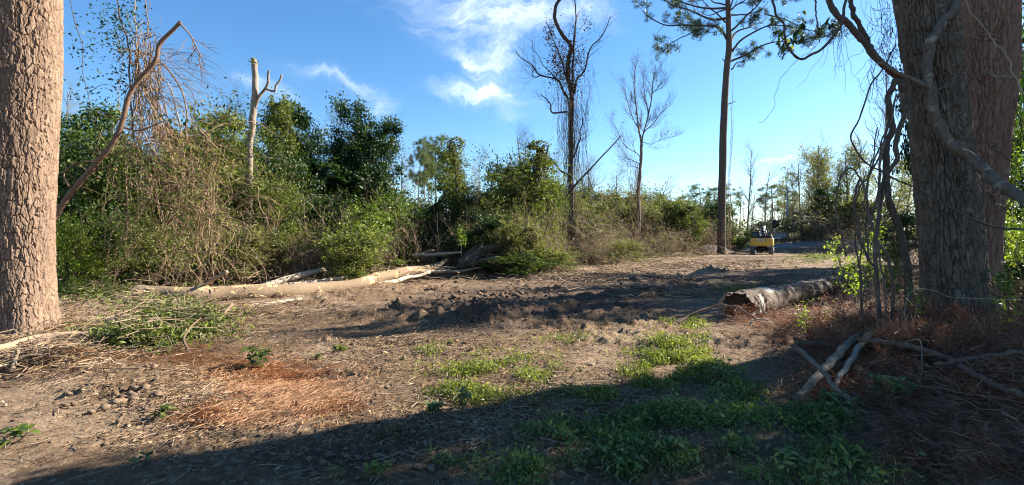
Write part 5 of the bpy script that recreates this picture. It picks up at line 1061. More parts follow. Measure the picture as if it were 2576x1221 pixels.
vine('hanging_vine', 'curved stem between loop and bundle', [(560, 900), (540, 960), (530, 1060), (545, 1160), (590, 1280), (640, 1380), (650, 1560)], 7.1, 7, 7, 'vine_dark')
vine('hanging_vine', 'slim stem starting at the knot and passing behind the loop', [(720, 560), (672, 700), (640, 830), (575, 920), (540, 1010), (535, 1200), (560, 1400)], 7.5, 5, 5, 'vine_dark')
vine('hanging_vine', 'bright sunlit vine running down over the reddish trunk', [(1065, -20), (1130, 80), (1200, 160), (1240, 220), (1300, 280), (1330, 380), (1400, 500)], [7.0, 7.1, 7.2, 7.2, 7.2, 7.2, 7.1], 5, 5, 'vine_grey2')
vine('hanging_vine', 'level branch running right from the reddish trunk to the picture edge', [(1195, 355), (1220, 375), (1290, 390), (1430, 378)], [9.0, 8.6, 8.2, 7.6], 7, 9, 'bark_tan')
vine('hanging_vine', 'thin looping vine between the great trunk and the reddish one', [(935, 460), (1010, 420), (1078, 375), (1150, 400), (1240, 436)], [7.3, 7.3, 7.6, 8.6, 9.0], 4, 4, 'vine_grey')
vine('hanging_vine', 'pale rod slanting down at the right edge', [(1290, 850), (1340, 900), (1420, 985)], 7.0, 4, 6, 'vine_grey2')
vine('bent_vine', 'pale bent vine arching out of the slash in front of the great trunk', [(735, 880), (738, 600), (732, 400), (748, 330), (800, 298), (880, 312), (960, 338), (1310, 352)], [4.6, 5.2, 5.8, 5.9, 5.9, 5.9, 5.9, 5.6], 1.6, 2.2, 'vine_grey2', C8, wob=.004)
vine('bent_vine', 'dark springy vine bowed across the foot of the great trunk', [(560, 210), (700, 185), (820, 190), (930, 225), (1060, 290), (1190, 345)], 6.3, 3, 3, 'vine_dark', C8)
vine('bent_vine', 'pale springy shoot falling in front of the slash pile', [(700, 560), (800, 540), (810, 640), (815, 730), (845, 800)], [5.2, 5.0, 4.8, 4.7, 4.5], 2.5, 1.5, 'vine_grey2', C8, wob=.005)
vine('bent_vine', 'short pale arc springing from the twigs beside the thick log', [(0, 470), (20, 445), (60, 440), (95, 448)], 6.8, 3.5, 2.5, 'vine_grey2', C8)
a = Acc(); t = thing('vine_twigs', 'fine twiggy vines tangled round the great trunks and dangling stems', 'vines', (5.4, 7.4, .5)); t['kind'] = 'stuff'
m = 90; A = ptsin((2190, 2260), (20, 200), (6.6, 7.1), m); Bp = A + rng.normal(size=(m, 3)) * np.array([.22, .15, .5]); vt(a, curves(A, Bp, 12, .1, .08, 5), rng.uniform(.002, .005, m))
m = 55; A = ptsin((2170, 2260), (330, 620), (6.3, 7.0), m); Bp = A + rng.normal(size=(m, 3)) * np.array([.25, .2, .6]); vt(a, curves(A, Bp, 12, .1, .08, 4), rng.uniform(.003, .007, m))
m = 60; A = ptsin((2400, 2590), (60, 620), (6.6, 8.0), m); Bp = A + rng.normal(size=(m, 3)) * np.array([.5, .2, .6]); vt(a, curves(A, Bp, 12, .08, .08, 4), rng.uniform(.004, .010, m))
m = 14; A = ptsin((2090, 2120), (40, 60), (6.5, 6.6), m); Bp = A + np.stack([rng.normal(0, .15, m), rng.normal(0, .1, m), -rng.uniform(.3, 1.1, m)], 1); vt(a, curves(A, Bp, 12, .1, .05, 4), .003)
part(a, 'twigs', M['vine_dark'], t)['kind'] = 'stuff'
t = thing('leaf_cluster', 'cluster of large dark leaves dangling from the U-shaped vine', 'leaves', tuple(P(1990, 90, 6.5)))
for i in range(46):
    a = Acc(); px, py = (1958 + abs(rng.normal(0, 1)) * 26, 105 - rng.normal(0, 1) * 14) if i < 30 else (2025 - abs(rng.normal(0, 12)), rng.uniform(15, 95))
    if i > 40: px, py = 2085 + rng.normal(0, 6), 52 + rng.normal(0, 8)
    if i == 0 or True:
        c = P(px, py, 6.5 + rng.normal(0, .12)); L = rng.uniform(.07, .13); d = norm(np.array([rng.normal(), rng.normal() * .6, -1.2])); s = norm(np.cross(d, rng.normal(size=3))); n_ = np.cross(d, s)
        tt = [0, .25, .55, .8, 1]; ww = [.05, .75, 1, .6, .02]; V = []
        for q, w_ in zip(tt, ww): V += [c + d * L * q - s * L * .26 * w_ + n_ * L * .08 * w_, c + d * L * q - n_ * L * .1 * q * q, c + d * L * q + s * L * .26 * w_ + n_ * L * .08 * w_]
        f = []
        for q in range(4): f += [[q * 3, q * 3 + 1, q * 3 + 4, q * 3 + 3], [q * 3 + 1, q * 3 + 2, q * 3 + 5, q * 3 + 4]]
        a.add(V, np.array(f), rng.random()); part(a, 'leaf', M['leaf_dark' if i % 4 else 'leaf_mid'], t, True)

def shoot(name, label, cat, L, Ys, mt, n, ls, w0=2.5, fn=lambda q: q, grp=None, spread=.10, nb=8):
    t, p = rooted(name, label, cat, fn(L), Ys, grp); a = Acc(); q, r = limb(a, p, .010, .004, 4, 16, .02)
    b1, q1, _, _ = lvl(q[None], r[None], nb, .15, 1, 40, (.15, .45), .3, 6, .7, .1, .12); tubes(a, b1, q1, 3); part(a, 'stem', M['vine_grey'], t)
    a = Acc(); c = np.concatenate([b1[:, 1:].reshape(-1, 3), q[4:]]); c = c[rng.integers(0, len(c), n)]; leaf_quads(a, c + rng.normal(size=c.shape) * spread * .4, ls, None, None, .3, .5, True); part(a, 'leaves', M[mt], t); return t
GS = 'leafy shoots round the great trunks'
shoot('leafy_shoot', 'bright backlit shoot left of the dangling vines', 'shoot', [(430, 350), (445, 250), (420, 160), (405, 90)], 8.2, 'leaf_yellow', 150, .055, fn=C8, grp=GS)
shoot('leafy_shoot', 'bright bushy shoot at the foot of the dangling vines', 'shoot', [(500, 390), (500, 300), (480, 230), (520, 150)], 8.0, 'leaf_yellow', 240, .06, fn=C8, grp=GS)
shoot('leafy_shoot', 'green shoot between the dangling vines', 'shoot', [(590, 330), (585, 220), (560, 120), (590, 60)], 8.0, 'leaf_yellow2', 130, .06, fn=C8, grp=GS)
shoot('leafy_shoot', 'small bright shoot in the red needles beside the thick log', 'shoot', [(265, 520), (255, 470), (250, 430)], 6.8, 'leaf_yellow', 110, .045, fn=C8, grp=GS)
shoot('leafy_shoot', 'small green shoot in the red needles nearer the dangling vines', 'shoot', [(395, 490), (390, 455)], 7.0, 'leaf_yellow2', 60, .04, fn=C8, grp=GS)
shoot('leafy_shoot', 'backlit shoot right of the great trunk by its foot', 'shoot', [(1150, 240), (1200, 160), (1190, 90)], 8.6, 'leaf_yellow', 150, .07, fn=C8, grp=GS)
shoot('leafy_shoot', 'backlit leaves at the right edge above the needle heap', 'shoot', [(1280, 260), (1250, 150), (1270, 40)], 8.2, 'leaf_yellow', 170, .07, fn=C8, grp=GS)
shoot('leafy_shoot', 'dusky leafy shoot between the dangling vines and the great trunk', 'shoot', [(2240, 800), (2245, 720), (2255, 640)], 6.9, 'leaf_mid', 200, .07, grp=GS, nb=12)
shoot('leafy_shoot', 'tall backlit shoot behind the dangling vines', 'shoot', [(2200, 740), (2190, 640), (2215, 560)], 8.6, 'leaf_yellow2', 220, .07, grp=GS, nb=12)
shoot('leafy_shoot', 'low leafy shoot on the slash pile before the great trunk', 'shoot', [(2290, 860), (2300, 800), (2290, 750)], 6.0, 'leaf_mid', 130, .06, grp=GS, nb=10)
shoot('leafy_shoot', 'leafy shoot low at the right edge above the slash pile', 'shoot', [(2530, 860), (2540, 780), (2520, 690)], 6.4, 'leaf_yellow2', 220, .07, grp=GS, nb=14)
for px_, top_, Y_, w_, lab_ in [(2255, 600, 8.4, 150, 'dark twiggy brush between the dangling vines and the great trunk'), (2180, 690, 8.0, 160, 'dead twiggy brush at the feet of the dangling vines'), (2530, 640, 8.6, 170, 'dead twiggy brush behind the slash pile at the right edge'), (2330, 832, 5.9, 170, 'low dead brush heaped before the foot of the great trunk'), (2500, 845, 5.6, 190, 'low dead brush heaped at the right picture edge')]:
    plant(PR[1 if Y_ > 7 else 0], 'brush', lab_, 'brush', px_, Y_, top_, w_, 'dead brush about the great trunks', mats={'dry_leaves': 'leaf_dead', 'stems': 'stick_red'}, rz=1.0 + px_)
shoot('leafy_shoot', 'tall thin leafy shoot at the right edge beyond the trunks', 'shoot', [(2545, 640), (2555, 420), (2550, 300)], 11, 'leaf_yellow2', 260, .08, grp=GS, nb=16)

# ------------------------------------------------------------------ small plants on the ground
def rosette(name, label, px, py, h, n, L, mt, w_=.24, cat='plant', grp='small plants on the cleared ground', up=.9):
    x, y, z = G(px, py); t = thing(name, label, cat, (x, y, z), grp); a = Acc(); s_ = Acc()
    for k in range(max(1, n // 9)):
        b = np.array([x, y, z]) + np.array([rng.normal(0, h * .2), rng.normal(0, h * .2), 0]); tip = b + np.array([rng.normal(0, h * .25), rng.normal(0, h * .25), h * rng.uniform(.6, 1)])
        q, r = limb(s_, [b, (b + tip) / 2 + .02, tip], .007, .003, 4, 8)
        for j in range(9):
            o = q[int(2 + rng.random() * 5.9)]; az_ = rng.random() * 6.28; d = norm(np.array([math.cos(az_), math.sin(az_), up * rng.random()])); s = norm(np.cross(d, [0, 0, 1.])); l = L * rng.uniform(.6, 1.1); V = []
            for tq, ww in ((0, .08), (.3, .85), (.6, 1), (.85, .55), (1, .03)):
                cc = o + d * l * tq - np.array([0, 0, l * .35 * tq * tq]); V += [cc - s * l * w_ * ww + np.array([0, 0, .1 * l * ww]), cc, cc + s * l * w_ * ww + np.array([0, 0, .1 * l * ww])]
            f = [];
            for q_ in range(4): f += [[q_ * 3, q_ * 3 + 1, q_ * 3 + 4, q_ * 3 + 3], [q_ * 3 + 1, q_ * 3 + 2, q_ * 3 + 5, q_ * 3 + 4]]
            a.add(V, np.array(f), rng.random())
    part(s_, 'stem', M['vine_grey'], t); part(a, 'leaves', M[mt], t, True); return t
rosette('glossy_plant', 'glossy green seedling with long leaves standing on the sunlit dirt', 640, 925, .34, 54, .15, 'leaf_gloss', .2)
rosette('leafy_plant', 'low green weed lying by the orange needles', 385, 1055, .12, 18, .10, 'leaf_gloss')
rosette('leafy_plant', 'flattened green sprig on the dirt right of the glossy seedling', 850, 888, .10, 45, .12, 'leaf_mid', .22, up=.3)
rosette('leafy_plant', 'small green sprig just left of the flattened one', 800, 905, .08, 18, .10, 'leaf_mid', .22, up=.3)
rosette('leafy_plant', 'dark weed in the shade at lower left', 350, 1180, .10, 18, .07, 'cover')
rosette('leafy_plant', 'pale weed cut by the left picture edge', 20, 1120, .14, 27, .12, 'leaf_yellow2')
rosette('leafy_plant', 'dark shrubby plant under the propped boughs', 2100, 1050, .22, 99, .085, 'cover')
rosette('leafy_plant', 'broad leafy weed in the shade right of the propped boughs', 2240, 1030, .28, 99, .10, 'cover')
rosette('leafy_plant', 'dark leafy clump left of the propped boughs in the shade', 1810, 960, .20, 99, .07, 'cover')
rosette('leafy_plant', 'tall weed at the edge of the sunlit grass', 1160, 1030, .20, 54, .09, 'grass')
rosette('leafy_plant', 'leafy clump at the edge of shade below the sunlit weeds', 1090, 1040, .14, 45, .08, 'cover')
rosette('leafy_plant', 'yellowish weed at the bottom picture edge', 930, 1205, .12, 54, .06, 'leaf_yellow')
rosette('leafy_plant', 'small upright weed near the bottom edge, left of the yellowish one', 836, 1205, .09, 18, .05, 'leaf_yellow2')
rosette('leafy_plant', 'big-leaved weed in the bottom right shade', 1990, 1205, .16, 63, .09, 'cover')
rosette('leafy_plant', 'broad-leaved weed at the bottom middle', 1700, 1150, .16, 72, .07, 'cover')
rosette('leafy_plant', 'yellow-tipped weed at the bottom middle right', 1590, 1180, .15, 54, .06, 'leaf_yellow2')
rosette('leafy_plant', 'low weed by the spill of dirt clods', 1130, 870, .08, 27, .06, 'grass')
t, p = rooted('fern_sprig', 'backlit yellow-green compound leaves hovering over the shaded weeds', 'plant', [(1935, 1120), (1920, 1080), (1905, 1042), (1890, 1022)], [4.0, 4.1, 4.2, 4.3])
a = Acc(); limb(a, p, .004, .002, 4, 14, .01); part(a, 'stem', M['vine_grey'], t)
a = Acc()
for (px, py, n, s) in [(1880, 1022, 9, 26), (1916, 1012, 9, 20), (1910, 1054, 4, 8), (1880, 1078, 5, 12)]:
    c = np.stack([(px + np.linspace(-s, s, n) - 1288) / F * 4.2, np.full(n, 4.2) + rng.normal(0, .02, n), EYE + (610 - py + 6 * np.cos(np.linspace(-1.5, 1.5, n)) + rng.normal(0, 2, n)) / F * 4.2], 1); leaf_quads(a, c, .045, None, None, .2, .45, True)
part(a, 'leaves', M['leaf_yellow'], t)

# ------------------------------------------------------------------ litter and ground cover: nobody could count it
def stuff(name, label, cat, acc, mat):
    o = acc.obj(name, M[mat]); tag(o, label, cat, None, 'stuff'); return o
ALL = [(1000, 860, 900, 170, 1), (500, 1000, 500, 160, 1), (1500, 720, 600, 60, 1), (1400, 1000, 700, 200, .8), (800, 740, 600, 50, 1)]
EDGE = [(300, 800, 330, 60, 1.4), (600, 790, 330, 30, 1), (900, 715, 260, 25, 1.2), (1150, 690, 250, 18, 1.3), (1400, 690, 250, 14, .9), (250, 700, 200, 30, 1), (1650, 660, 250, 10, .8), (1900, 660, 120, 14, 1), (100, 900, 220, 45, 1), (700, 690, 350, 14, 1.2)]
RIGHT = [(2050, 830, 260, 45, 1), (2300, 900, 320, 70, 1.2), (2400, 1020, 280, 110, 1.1), (2150, 960, 250, 80, .6), (2450, 1160, 240, 70, .7), (1950, 800, 140, 30, .7)]
a = Acc(); x, y = scat(ALL, 3600); tubes(a, *sticks(x, y, .28, .0042), 3); x, y = scat(EDGE, 3600); tubes(a, *sticks(x, y, .6, .006, .04, .2, .10, n=5, heap=.10), 3)
x, y = scat([(1500, 700, 330, 22, 1), (1750, 672, 260, 16, 1.2), (1900, 660, 160, 10, 1), (1350, 690, 200, 15, 1), (1650, 740, 250, 20, .5)], 2600); tubes(a, *sticks(x, y, .9, .014, .05, .15, .09, n=5, heap=.08), 3)
stuff('twig_litter', 'scattered twigs and broken sticks strewn over the cleared dirt', 'twigs', a, 'stick')
a = Acc(); x, y = scat(RIGHT, 1500); tubes(a, *sticks(x, y, .34, .0024, .02, .25, .14, n=6, heap=.10), 3); x, y = scat(RIGHT[:3] + RIGHT[5:], 40); tubes(a, *sticks(x, y, 1.1, .006, .06, .15, .06, n=8, heap=.2), 4)
stuff('slash_twigs', 'heap of reddish dead twigs spread before the great trunks', 'twigs', a, 'stick_red')
a = Acc(); x, y = scat([(450, 700, 330, 25, 1), (1050, 655, 150, 20, 1.5), (1000, 700, 250, 14, 1), (600, 700, 300, 12, 1.5), (760, 700, 120, 12, 2)], 1100); tubes(a, *sticks(x, y, 1.3, .014, .1, .22, .08, n=6, heap=.4), 4)
x, y = scat([(1330, 668, 180, 10, 1.5), (1480, 655, 160, 8, 1.2), (1620, 648, 150, 7, 1), (1200, 680, 150, 9, 1), (1750, 645, 120, 5, .6)], 900); tubes(a, *sticks(x, y, 1.1, .013, .08, .3, .12, n=6, heap=.45), 3)
stuff('brush_pile', 'tan broken branches heaped along the felled logs', 'branches', a, 'bark_tan')
t = thing('brush_heap', 'heap of dark combed-over branches at the wood edge right of the forked log', 'branches', tuple(P(1200, 668, 22))); t['kind'] = 'stuff'
a = Acc(); m = 150; A = ptsin((1150, 1190), (655, 676), (20.5, 22.5), m); Bp = ptsin((1195, 1262), (612, 660), (21, 23), m); vt(a, curves(A, Bp, 10, -.08, .12, 1.4), rng.uniform(.008, .022, m)); limb(a, PL([(1180, 664), (1222, 652), (1255, 645)], 21), .06, .04, 7, 12); part(a, 'branches', M['bark_grey'], t)['kind'] = 'stuff'
def blades(acc, x, y, L, wd_, lift, tilt, heap=0., clump=None):
    m = len(x); z = H(x, y) + lift + heap * rng.random(m) ** 1.5; a_ = rng.random(m) * 6.283 if clump is None else clump; d = np.stack([np.cos(a_), np.sin(a_), rng.normal(0, tilt, m)], 1); d = norm(d); l = (L * rng.uniform(.5, 1.2, m))[:, None]; s = norm(np.cross(d, rng.normal(size=(m, 3)) * .5 + [0, 0, 1.])) * wd_
    c = np.stack([x, y, z], 1); V = np.stack([c - d * l * .5, c + s + np.array([0, 0, .06]) * l * .3, c + d * l * .5, c - s], 1); acc.add(V.reshape(-1, 3), np.arange(m * 4).reshape(m, 4), rng.random(m))
a = Acc(); x, y = scat([(700, 985, 190, 70, 1.5), (640, 935, 160, 40, 1), (780, 1010, 150, 45, .6), (560, 1050, 150, 30, .8), (400, 880, 170, 30, 1), (140, 900, 200, 40, .6), (480, 905, 220, 25, .6)], 26000)
blades(a, x, y, .17, .0022, .012, .10, .03, noise2(x * .7, y * .7, .3) * 4 + rng.normal(0, .8, len(x)))
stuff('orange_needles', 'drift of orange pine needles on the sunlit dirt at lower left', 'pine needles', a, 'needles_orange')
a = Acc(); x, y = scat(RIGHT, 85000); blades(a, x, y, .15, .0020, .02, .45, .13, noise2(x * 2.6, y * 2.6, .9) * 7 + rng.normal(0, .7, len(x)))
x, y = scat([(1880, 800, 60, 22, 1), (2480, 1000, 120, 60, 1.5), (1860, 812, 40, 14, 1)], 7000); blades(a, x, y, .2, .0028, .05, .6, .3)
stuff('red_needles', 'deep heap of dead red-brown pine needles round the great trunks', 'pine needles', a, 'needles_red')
a = Acc(); x, y = scat(ALL + EDGE, 42000); blades(a, x, y, .065, .005, .012, .2, .02)
x, y = scat(EDGE, 16000); blades(a, x, y, .22, .008, .03, .3, .12)
stuff('straw_litter', 'trampled straw, stalks and bark shreds over the dirt', 'straw', a, 'straw')
def weeds(acc, x, y, per, ls, h, sp, lie=.25):
    m = len(x); z = H(x, y); i = np.repeat(np.arange(m), per); hh = (h * rng.uniform(.4, 1.2, m))[i] * rng.random(len(i)) ** .7
    c = np.stack([x[i] + rng.normal(0, sp, len(i)), y[i] + rng.normal(0, sp, len(i)), z[i] + .01 + hh], 1); leaf_quads(acc, c, ls, np.clip(rng.random(m)[i] * .6 + rng.random(len(i)) * .4, 0, 1), None, lie, .42)
a = Acc(); x, y = scat([(1240, 950, 170, 60, 1), (1180, 990, 120, 40, .8), (1350, 930, 120, 40, .5), (1690, 900, 110, 60, 3), (1640, 960, 90, 40, .9), (1760, 930, 90, 50, 2), (1550, 1000, 90, 16, .6), (1740, 815, 80, 20, 3), (1870, 735, 120, 24, 4), (1980, 720, 120, 15, .5), (1420, 860, 130, 26, .3), (1900, 660, 100, 8, .5), (2050, 665, 120, 12, 1), (1500, 1010, 200, 20, .3), (1080, 890, 120, 25, .15), (1400, 650, 120, 6, .5)], 8500)
k = noise2(x * 2.2, y * 2.2, .5) + .4 * noise2(x * 7, y * 7, .5) > .12; x, y = x[k], y[k]
weeds(a, x, y, 6, .042, .11, .045); k = rng.random(len(x)) < .6; m = int(k.sum()) * 4
xs = np.repeat(x[k], 4) + rng.normal(0, .05, m); ys = np.repeat(y[k], 4) + rng.normal(0, .05, m); z = H(xs, ys); d = norm(np.stack([rng.normal(0, .5, m), rng.normal(0, .5, m), np.ones(m)], 1)); l = rng.uniform(.05, .16, m)[:, None]; c = np.stack([xs, ys, z], 1); s = norm(np.cross(d, rng.normal(size=(m, 3)))) * .0045
bend = np.stack([rng.normal(0, .03, m), rng.normal(0, .03, m), np.zeros(m)], 1); V = np.stack([c - s, c + s, c + d * l + bend], 1); a.add(V.reshape(-1, 3), np.arange(m * 3).reshape(m, 3), rng.random(m))
stuff('sunlit_weeds', 'patches of low yellow-green weeds and grass across the clearing', 'weeds', a, 'grass')
a = Acc(); x, y = scat([(1500, 1110, 300, 60, .7), (1700, 1060, 260, 60, 1), (1850, 980, 130, 60, 1.2), (1900, 1160, 330, 70, 1.4), (1650, 1190, 250, 50, .8), (2080, 1060, 150, 50, .9), (1120, 1190, 200, 40, .35), (1350, 1180, 250, 50, .5), (2150, 1140, 180, 60, .6), (1800, 1100, 250, 60, 1)], 9000)
k = noise2(x * 1.8, y * 1.8, .8) + .6 * noise2(x * 6, y * 6, .8) > .24; x, y = x[k], y[k]; h3 = len(x) // 3
weeds(a, x[:h3], y[:h3], 7, .055, .12, .05); weeds(a, x[h3:2 * h3], y[h3:2 * h3], 7, .034, .08, .045); weeds(a, x[2 * h3:], y[2 * h3:], 5, .045, .05, .07, .7)
m = 9000; i = rng.integers(0, len(x), m); xs = x[i] + rng.normal(0, .08, m); ys = y[i] + rng.normal(0, .08, m); z = H(xs, ys); d = norm(np.stack([rng.normal(0, .7, m), rng.normal(0, .7, m), np.ones(m)], 1)); l = rng.uniform(.05, .17, m)[:, None]; c = np.stack([xs, ys, z], 1); s = norm(np.cross(d, rng.normal(size=(m, 3)))) * .003
V = np.stack([c - s, c + s, c + d * l + np.stack([rng.normal(0, .03, m), rng.normal(0, .03, m), np.zeros(m)], 1)], 1); a.add(V.reshape(-1, 3), np.arange(m * 3).reshape(m, 3), rng.random(m))
stuff('shade_weeds', 'carpet of dark green leafy weeds in the shade at lower right', 'weeds', a, 'cover')
a = Acc(); x, y = scat([(430, 820, 130, 45, 1.2), (380, 790, 110, 30, 1), (500, 830, 90, 30, .8), (330, 870, 130, 25, .7), (250, 740, 120, 35, .8), (480, 720, 100, 14, .5), (180, 700, 60, 40, .8)], 2300)
m = len(x); i = np.repeat(np.arange(m), 9); c = np.stack([x[i] + rng.normal(0, .10, len(i)), y[i] + rng.normal(0, .12, len(i)), H(x, y)[i] + .05 + .38 * rng.random(len(i)) * rng.random(m)[i]], 1); leaf_quads(a, c, .105, None, None, .3, .30, True); b_ = Acc(); tubes(b_, *sticks(x[:500], y[:500], .8, .006, .12, .3, .1, n=5, heap=.3), 3); stuff('slash_stalks', 'thin cut stalks sticking out of the leafy slash', 'stalks', b_, 'stick')
stuff('leafy_slash', 'heap of cut leafy boughs with fresh green leaves before the long log', 'cut foliage', a, 'leaf_slash')
a = Acc(); x, y = scat([(1380, 660, 230, 10, 1), (1500, 655, 120, 8, 1), (950, 672, 180, 10, 1), (2060, 650, 130, 12, 1), (650, 670, 300, 10, 1), (1250, 672, 120, 9, 1), (1350, 660, 160, 9, 2), (1600, 646, 160, 6, 1.5), (2200, 700, 90, 25, .8)], 3000)
m = len(x); i = np.repeat(np.arange(m), 10); c = np.stack([x[i] + rng.normal(0, .2, len(i)), y[i] + rng.normal(0, .2, len(i)), H(x, y)[i] + .02 + .5 * rng.random(len(i)) * rng.random(m)[i]], 1); leaf_quads(a, c, .11)
stuff('edge_leaves', 'trampled leafy undergrowth along the edge of the clearing', 'undergrowth', a, 'leaf_mid')
# clods and chips
def lumps(acc, x, y, s, flat=.6):
    m = len(x); z = H(x, y)
    base = np.array([[1, 0, 0], [-1, 0, 0], [0, 1, 0], [0, -1, 0], [0, 0, 1], [0, 0, -1], [.6, .6, .5], [-.6, .6, .45], [.6, -.6, .45], [-.6, -.6, .5]]); F8 = np.array([[0, 6, 8], [0, 2, 6], [6, 4, 8], [2, 7, 6], [6, 7, 4], [7, 2, 1], [7, 1, 9], [9, 1, 3], [9, 4, 7], [9, 3, 8], [8, 4, 9], [8, 3, 0], [0, 3, 5], [3, 1, 5], [1, 2, 5], [2, 0, 5]])
    V = base[None] * rng.uniform(.55, 1.3, (m, 10, 1)) * s[:, None, None] * np.array([1, 1, flat]) ; a_ = rng.random(m) * 6.28; c_, s_ = np.cos(a_), np.sin(a_)
    V = np.stack([V[..., 0] * c_[:, None] - V[..., 1] * s_[:, None], V[..., 0] * s_[:, None] + V[..., 1] * c_[:, None], V[..., 2]], -1) + np.stack([x, y, z + s * .25], 1)[:, None]
    acc.add(V.reshape(-1, 3), (np.arange(m)[:, None, None] * 10 + F8[None]).reshape(-1, 3), np.repeat(rng.random(m), 16))
a = Acc(); x, y = scat([(1500, 700, 330, 22, 1), (1750, 672, 260, 16, 1), (1250, 760, 260, 30, 1.2)], 2600); lumps(a, x, y, np.clip(rng.exponential(.03, len(x)), .012, .11), .7); x, y = scat(SOIL + ALL, 6500); lumps(a, x, y, np.clip(rng.exponential(.010, len(x)), .004, .045)); x, y = scat([(1200, 815, 90, 22, 1), (1010, 785, 30, 10, .3), (1400, 800, 200, 20, .4), (1320, 740, 260, 25, .6), (330, 1000, 200, 60, .3)], 900); lumps(a, x, y, np.clip(rng.exponential(.018, len(x)), .006, .06), .7)
stuff('dirt_clods', 'crumbled dark clods lying on the churned dirt', 'clods', a, 'clod')
a = Acc(); x, y = scat(ALL + EDGE, 1300); blades(a, x, y, .06, .010, .012, .3, .02); x, y = scat([(1380, 700, 260, 25, 1)], 60); blades(a, x, y, .3, .05, .05, .3, .05)
stuff('wood_chips', 'pale torn wood chips scattered about', 'wood chips', a, 'chip')
a = Acc(); x, y = scat([(2170, 900, 330, 150, 1), (1700, 1150, 500, 80, 1), (1000, 1100, 700, 100, .6)], 1500); m = len(x); c = np.stack([x, y, H(x, y) + .02 + .02 * rng.random(m)], 1); leaf_quads(a, c, .045, None, None, .4, .6, True)
stuff('fallen_leaves', 'curled brown fallen leaves on the shaded ground', 'fallen leaves', a, 'leaf_dry')
# ------------------------------------------------------------------ railway, signal gear, excavator
def flat(name, rgb, rough=.5, metal=0., dirt=.25, spec=.4):
    m, b = newmat(name); g = b.n('ShaderNodeTexCoord'); n = b.noise(g.outputs['Object'], 3.5, 6, .65)
    c = b.mix(b.m('MULTIPLY', b.rng(n, .5, .75), dirt), rgb, (.17, .13, .095)); outp(b, princ(b, c, rough, spec, n, .1, .01, metal)); return m
M['yellow'] = flat('yellow', (.62, .40, .06), .45); M['black_paint'] = flat('black_paint', (.02, .02, .022), .5); M['dark_steel'] = flat('dark_steel', (.05, .05, .055), .55, .3, .6); M['track_steel'] = flat('track_steel', (.13, .12, .11), .7, .2, .8)
M['chrome'] = flat('chrome', (.7, .7, .72), .25, 1., .1); M['glass'] = flat('glass', (.03, .04, .05), .08, 0, .05, .6); M['white_paint'] = flat('white_paint', (.8, .8, .8), .5, 0, .1); M['lamp_red'] = flat('lamp_red', (.45, .05, .03), .3); M['lamp_clear'] = flat('lamp_clear', (.7, .7, .68), .2)
M['grey_paint'] = flat('grey_paint', (.34, .35, .36), .6); M['galv'] = flat('galv', (.30, .33, .35), .6, .2); M['rail_rust'] = flat('rail_rust', (.10, .055, .04), .7); M['pole_wood'] = flat('pole_wood', (.17, .15, .13), .9)
def box(acc, c, s, bev=0.0, taper=1.0, rz=0.0):
    """bevelled box, centre c, size s"""
    bm_ = []; x, y, z = [q / 2 for q in s]; b = min(bev, x * .9, y * .9, z * .9)
    ring = lambda zz, ins, tp: [((x - ins) * tp * sx_ if k else (x - ins - b) * tp * sx_, (y - ins - b) * sy_ if k else (y - ins) * sy_, zz) for sx_, sy_, k in ((1, -1, 0), (1, -1, 1), (1, 1, 1), (1, 1, 0), (-1, 1, 0), (-1, 1, 1), (-1, -1, 1), (-1, -1, 0))]
    if b <= 0: b = 1e-4
    R4 = [ring(-z, b, taper if False else 1), ring(-z + b, 0, 1), ring(z - b, 0, taper), ring(z, b, taper)]
    V = np.array([p for r in R4 for p in r]); f = []
    for i in range(3):
        for j in range(8): f.append([i * 8 + j, i * 8 + (j + 1) % 8, (i + 1) * 8 + (j + 1) % 8, (i + 1) * 8 + j])
    cr, sr = math.cos(rz), math.sin(rz); V = np.stack([V[:, 0] * cr - V[:, 1] * sr, V[:, 0] * sr + V[:, 1] * cr, V[:, 2]], 1) + np.array(c)
    acc.add(V, np.array(f), .5); acc_faces(acc, np.array([list(range(7, -1, -1)), list(range(24, 32))]), .5)
def prism(acc, prof, y0, y1, axis='y'):
    """polygon prof in (a, z) extruded between y0 and y1"""
    n = len(prof); V = [(a, y0, z) if axis == 'y' else (y0, a, z) for a, z in prof] + [(a, y1, z) if axis == 'y' else (y1, a, z) for a, z in prof]
    acc.add(V, np.array([[i, (i + 1) % n, n + (i + 1) % n, n + i] for i in range(n)]), .5); acc_faces(acc, np.array([list(range(n))[::-1], list(range(n, 2 * n))]), .5)
def lpart(acc, name, mat, parent, smooth=False): return acc.obj(name, M[mat], parent, smooth)
# track
T0 = B0 - BD * 28; T1 = B0 + BD * 46; zt = 1.86
t = thing('railway_track', 'rusty railway track along the top of the grey gravel bank', 'railway', (B0[0], B0[1], zt))
for off in (-.72, .72):
    a = Acc(); p0, p1 = T0 + BN * off, T1 + BN * off; ln = np.linalg.norm(p1 - p0); mid = (p0 + p1) / 2; ang_ = math.atan2(BD[1], BD[0])
    box(a, (mid[0], mid[1], zt + .20), (ln, .07, .16), .01, 1, ang_); part(a, 'rail', M['rail_rust'], t)
a = Acc()
for k in np.arange(0, 74, .6):
    c = T0 + BD * k; box(a, (c[0], c[1], zt + .06), (.22, 2.5, .14), .01, 1, ang_)
part(a, 'sleepers', M['pole_wood'], t)['kind'] = 'stuff'
